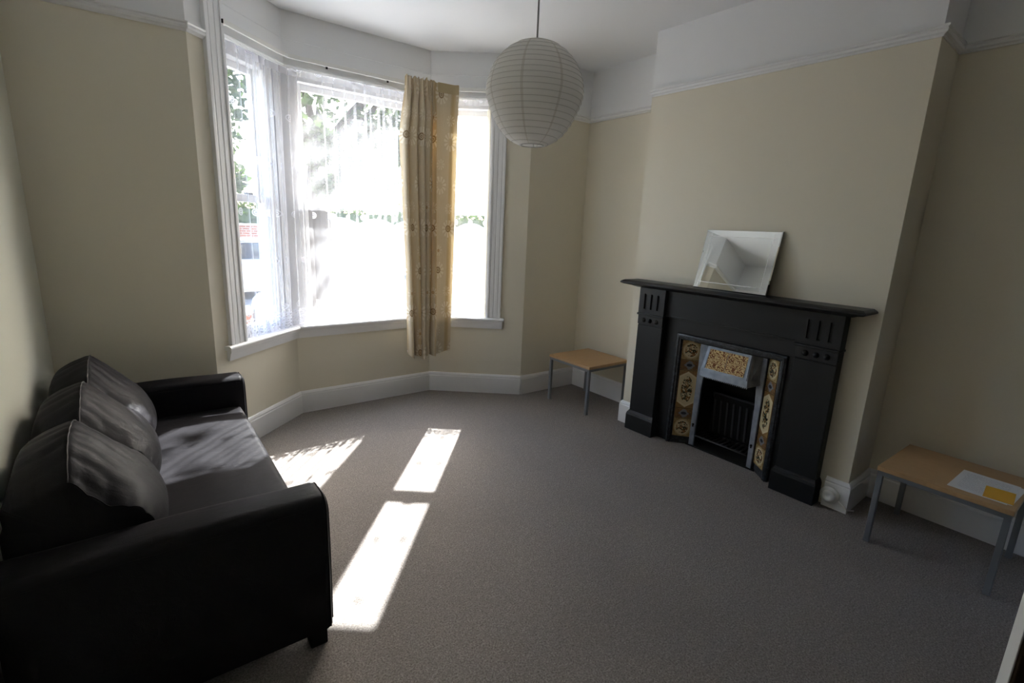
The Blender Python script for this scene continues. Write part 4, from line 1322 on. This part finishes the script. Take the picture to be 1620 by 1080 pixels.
def sofa():
    t = thing('sofa', 'black leather sofa with three plump back cushions along the left wall', 'sofa', (0, 0, 0))
    Y0, Y1 = 1.632, 3.455
    XB, XF = -0.382, 0.468
    AW = 0.178
    for (a, b) in ((Y0, Y0 + AW), (Y1 - AW, Y1)):
        mb, rows = arm_mesh(a, b, XB, XF, 0.072, 0.606)
        o = mb.build('arm', M['leather'], t)
        # stitched seam round the front face and along the outer top edge
        fr = rows[13]
        MB().tube([(p[0] + 0.001, p[1], p[2]) for p in fr], 0.0022, 6).build('seam', M['leather'], o)
        for idx in (3, 14):
            MB().tube([(r[idx][0], r[idx][1], r[idx][2]) for r in rows[:13]], 0.0020, 6).build('seam', M['leather'], o)
    MB().box(XB, XF - 0.07, Y0 + AW - 0.01, Y1 - AW + 0.01, 0.075, 0.285).build('seat_base', M['leather'], t, 0.015, 3)
    sc = puff_box(XB + 0.10, XF - 0.035, Y0 + AW + 0.004, Y1 - AW - 0.004, 0.280, 0.432, 0.016, rnd=0.028)
    so_ = sc.build('seat_cushion', M['leather'], t)
    MB().tube([(XF - 0.040, y, 0.420) for y in np.linspace(Y0 + AW + 0.02, Y1 - AW - 0.02, 12)], 0.002, 6).build('seam', M['seam'], so_)
    bk = MB().box(XB, XB + 0.11, Y0 + AW - 0.012, Y1 - AW + 0.012, 0.075, 0.672)
    bk.build('back_frame', M['leather'], t, 0.035, 4)
    w = (Y1 - Y0 - 2 * AW) / 3
    for k in range(3):
        back_cushion(t, Y0 + AW + w * (k + 0.5), w - 0.006, 11 + k)
    for x in (XB + 0.04, XF - 0.085):
        for y in (Y0 + 0.015, Y1 - 0.075):
            MB().box(x, x + 0.06, y, y + 0.06, 0.0, 0.078).build('leg', M['dark'], t, 0.003)
sofa()

# --------------------------------------------------------------- outside the bay
GZ = -0.30
gd = MB().box(-14, 26, 4.45, 8.2, GZ - 0.2, GZ).build('ground_garden', M['paving']); structure(gd, 'pale paved front garden outside the bay', 'ground')
pv = MB().box(-14, 26, 8.2, 10.4, GZ - 0.25, GZ - 0.05).build('ground_pavement', M['paving']); structure(pv, 'pale street pavement', 'ground')
rd = MB().box(-14, 26, 10.4, 40, GZ - 0.4, GZ - 0.15).build('ground_road', M['tarmac']); structure(rd, 'street outside', 'road')

gw = thing('garden_wall', 'low red brick garden wall with white coping outside the left window', 'wall', (1.0, 6.9, GZ))
MB().box(-4.5, 0.10, -0.11, 0.11, 0, 0.69).build('brickwork', M['brick'], gw)
MB().box(-4.5, 0.12, -0.14, 0.14, 0.69, 0.75).build('coping', M['render'], gw, 0.01)
pr = thing('gate_pier', 'white gate pier with a rounded cap at the end of the low garden wall', 'pier', (1.14, 6.9, GZ))
MB().box(-0.0, 0.30, -0.17, 0.17, 0, 0.72).build('shaft', M['render'], pr, 0.01)
MB().lathe([(0.0, 0.22), (0.08, 0.20), (0.145, 0.13), (0.17, 0.04), (0.17, 0.0), (0.0, 0.0)], (0.15, 0, 0.72), 24).build('cap', M['render'], pr)

def car():
    o = thing('car', 'pale car parked across the street, seen through the left net', 'car', (2.3, 14.6, GZ - 0.15))
    # side outline (x, z) lofted across the width with tumblehome
    body = [(-2.05, 0.28), (-2.10, 0.50), (-2.02, 0.78), (-1.70, 0.90), (-0.95, 0.97), (1.55, 1.00), (1.95, 0.92), (2.08, 0.70), (2.06, 0.30), (1.6, 0.22), (-1.6, 0.22)]
    cabin = [(-1.00, 0.96), (-0.42, 1.36), (-0.10, 1.43), (0.95, 1.43), (1.30, 1.36), (1.72, 0.99)]
    def loft(outline, ys, scs):
        mb = MB(); n = len(outline); vs = []
        for y, s in zip(ys, scs):
            for (x, z) in outline:
                vs.append((x * s, y, 0.6 + (z - 0.6) * (s if z > 0.6 else 1)))
        fs = [(i * n + k, i * n + (k + 1) % n, (i + 1) * n + (k + 1) % n, (i + 1) * n + k) for i in range(len(ys) - 1) for k in range(n)]
        fs += [tuple(range(n)), tuple((len(ys) - 1) * n + k for k in range(n))]
        mb.add(vs, fs); return mb
    loft(body, (-0.86, -0.82, 0.82, 0.86), (0.97, 1, 1, 0.97)).build('body', M['carwhite'], o, 0.03, 3)
    cb = loft(cabin, (-0.72, -0.62, 0.62, 0.72), (0.94, 0.98, 0.98, 0.94)).build('cabin_glass', M['carglass'], o, 0.02, 3)
    MB().box(-0.35, 1.12, -0.60, 0.60, 1.40, 1.452).build('roof', M['carwhite'], o, 0.02, 3)
    for s in (-1, 1):
        for (x0, x1) in ((-0.40, -0.92), (0.36, 0.40), (1.25, 1.66)):
            MB().tube([(x0, s * 0.655, 1.40), (x1, s * 0.735, 0.97)], 0.035, 6).build('pillar', M['carwhite'], cb)
    for x in (-1.30, 1.28):
        for s in (-1, 1):
            wl = MB().lathe([(0.0, -0.10), (0.30, -0.10), (0.325, -0.07), (0.325, 0.07), (0.30, 0.10), (0.0, 0.10)], (x, s * 0.78, 0.325), 24, 'y').build('wheel', M['rubber'], o)
            MB().lathe([(0.0, -0.015), (0.10, -0.02), (0.20, -0.012), (0.205, 0.0), (0.0, 0.0)], (x, s * 0.78 + (-0.1 if s < 0 else 0.115), 0.325), 20, 'y').build('hub_cap', M['silver'], wl)
    for s in (-1, 1):
        MB().box(-2.09, -1.95, s * 0.62 - 0.16, s * 0.62 + 0.16, 0.62, 0.74).build('headlight', M['plastic'], o, 0.03, 3)
car()

bw = thing('garden_wall', 'red brick garden wall across the street behind the pale car', 'wall', (0, 19.0, GZ - 0.15))
MB().box(-6, 3.9, -0.11, 0.11, 0, 1.72).build('brickwork', M['brick'], bw)
MB().box(-6, 3.92, -0.14, 0.14, 1.72, 1.78).build('coping', M['render'], bw)

def scalloped():
    o = thing('garden_wall', 'white garden wall with a scalloped top across the street', 'wall', (4.0, 18.6, GZ - 0.15))
    pts = [(0.0, 0.0)]
    n = 9
    for k in range(n):
        for j in range(9):
            a = j / 9
            pts.append((k * 1.4 + a * 1.4, 1.90 + 0.22 * math.sin(a * PI)))
    pts += [(n * 1.4, 1.90), (n * 1.4, 0.0)]
    mb = MB(); m = len(pts)
    mb.add([(x, -0.1, z) for x, z in pts] + [(x, 0.1, z) for x, z in pts], [tuple(range(m)), tuple(range(m, 2 * m))[::-1]] + [(i, (i + 1) % m, m + (i + 1) % m, m + i) for i in range(m)])
    mb.build('wall_panel', M['render'], o)
scalloped()

def leaves(mb, centers, count, size, rnd):
    for _ in range(count):
        c, r = rnd.choice(centers)
        d = V((rnd.gauss(0, 1), rnd.gauss(0, 1), rnd.gauss(0, 1))).normalized() * (r * rnd.random() ** 0.45)
        p = V(c) + V((d.x, d.y, d.z * 0.8))
        a = V((rnd.gauss(0, 1), rnd.gauss(0, 1), rnd.gauss(0, 0.6))).normalized()
        b = a.cross(V((rnd.gauss(0, 1), rnd.gauss(0, 1), rnd.gauss(0, 1)))).normalized()
        s = size * rnd.uniform(0.7, 1.3)
        mb.add([p - a * s, p - b * s * 0.5 + a * s * 0.1, p + a * s, p + b * s * 0.5 + a * s * 0.1], [(0, 1, 2, 3)])

def tree():
    rnd = random.Random(5)
    o = thing('street_tree', 'leafy street tree beyond the front garden, seen through the bay', 'tree', (2.72, 9.4, GZ - 0.05))
    MB().tube([(0, 0, 0), (0.03, 0, 1.0), (-0.02, 0.02, 2.2), (0.05, 0, 3.2)], [0.27, 0.22, 0.20, 0.16], 14).build('trunk', M['bark'], o)
    for (e, r) in (((-1.1, -0.3, 4.6), 0.08), ((1.3, -0.9, 4.7), 0.08), ((0.4, 0.6, 5.2), 0.08), ((-0.5, -0.9, 4.2), 0.06), ((1.9, -1.4, 5.6), 0.05)):
        s = (0.05, 0, 3.0)
        mid = (e[0] * 0.4, e[1] * 0.4, 3.7)
        MB().tube([s, mid, e], [0.11, r, 0.03], 8).build('branch', M['bark'], o)
    C1 = [((-1.75, -0.4, 3.1), 0.55), ((-1.3, -0.6, 3.8), 0.7), ((-0.4, -0.6, 3.9), 0.8), ((-0.1, -0.4, 3.1), 0.45), ((0.1, -0.3, 2.5), 0.3), ((0.75, -0.3, 3.5), 0.45), ((0.55, -0.3, 2.75), 0.3),
          ((1.25, -0.5, 3.15), 0.36), ((1.5, -0.4, 3.9), 0.55), ((-1.2, 0.5, 4.9), 1.2), ((0.1, -0.2, 5.4), 1.0), ((0.9, -0.4, 4.5), 0.55), ((1.1, -0.3, 2.55), 0.22), ((-1.5, 0.0, 2.5), 0.4)]
    mb = MB(); leaves(mb, C1, 7000, 0.08, rnd)
    mb.build('foliage', M['leaf'], o, fix=False, kind='stuff')
    C2 = [((1.13, -2.0, 5.4), 0.55), ((0.73, -1.9, 6.0), 0.6), ((0.48, -2.1, 5.5), 0.4), ((1.43, -2.2, 6.1), 0.4)]
    mb = MB(); leaves(mb, C2, 240, 0.085, rnd)
    mb.build('foliage', M['leaf'], o, fix=False, kind='stuff')
tree()

def hedge():
    rnd = random.Random(9)
    o = thing('hedge', 'dark green hedge running behind the walls across the street', 'hedge', (3, 20.4, GZ - 0.15))
    mb = MB()
    mb.box(-9, 14, -0.5, 0.5, 0, 2.3).build('hedge_core', M['hedge'], o)
    lm = MB()
    for _ in range(5200):
        p = V((rnd.uniform(-9, 14), rnd.uniform(-0.75, 0.4), rnd.uniform(1.2, 2.75)))
        a = V((rnd.gauss(0, 1), rnd.gauss(0, 1), rnd.gauss(0, 1))).normalized(); b = a.cross(V((0.3, 0.7, 0.2))).normalized()
        s = rnd.uniform(0.07, 0.14)
        lm.add([p - a * s, p - b * s * 0.6, p + a * s, p + b * s * 0.6], [(0, 1, 2, 3)])
    lm.build('foliage', M['leaf'], o, fix=False, kind='stuff')
hedge()
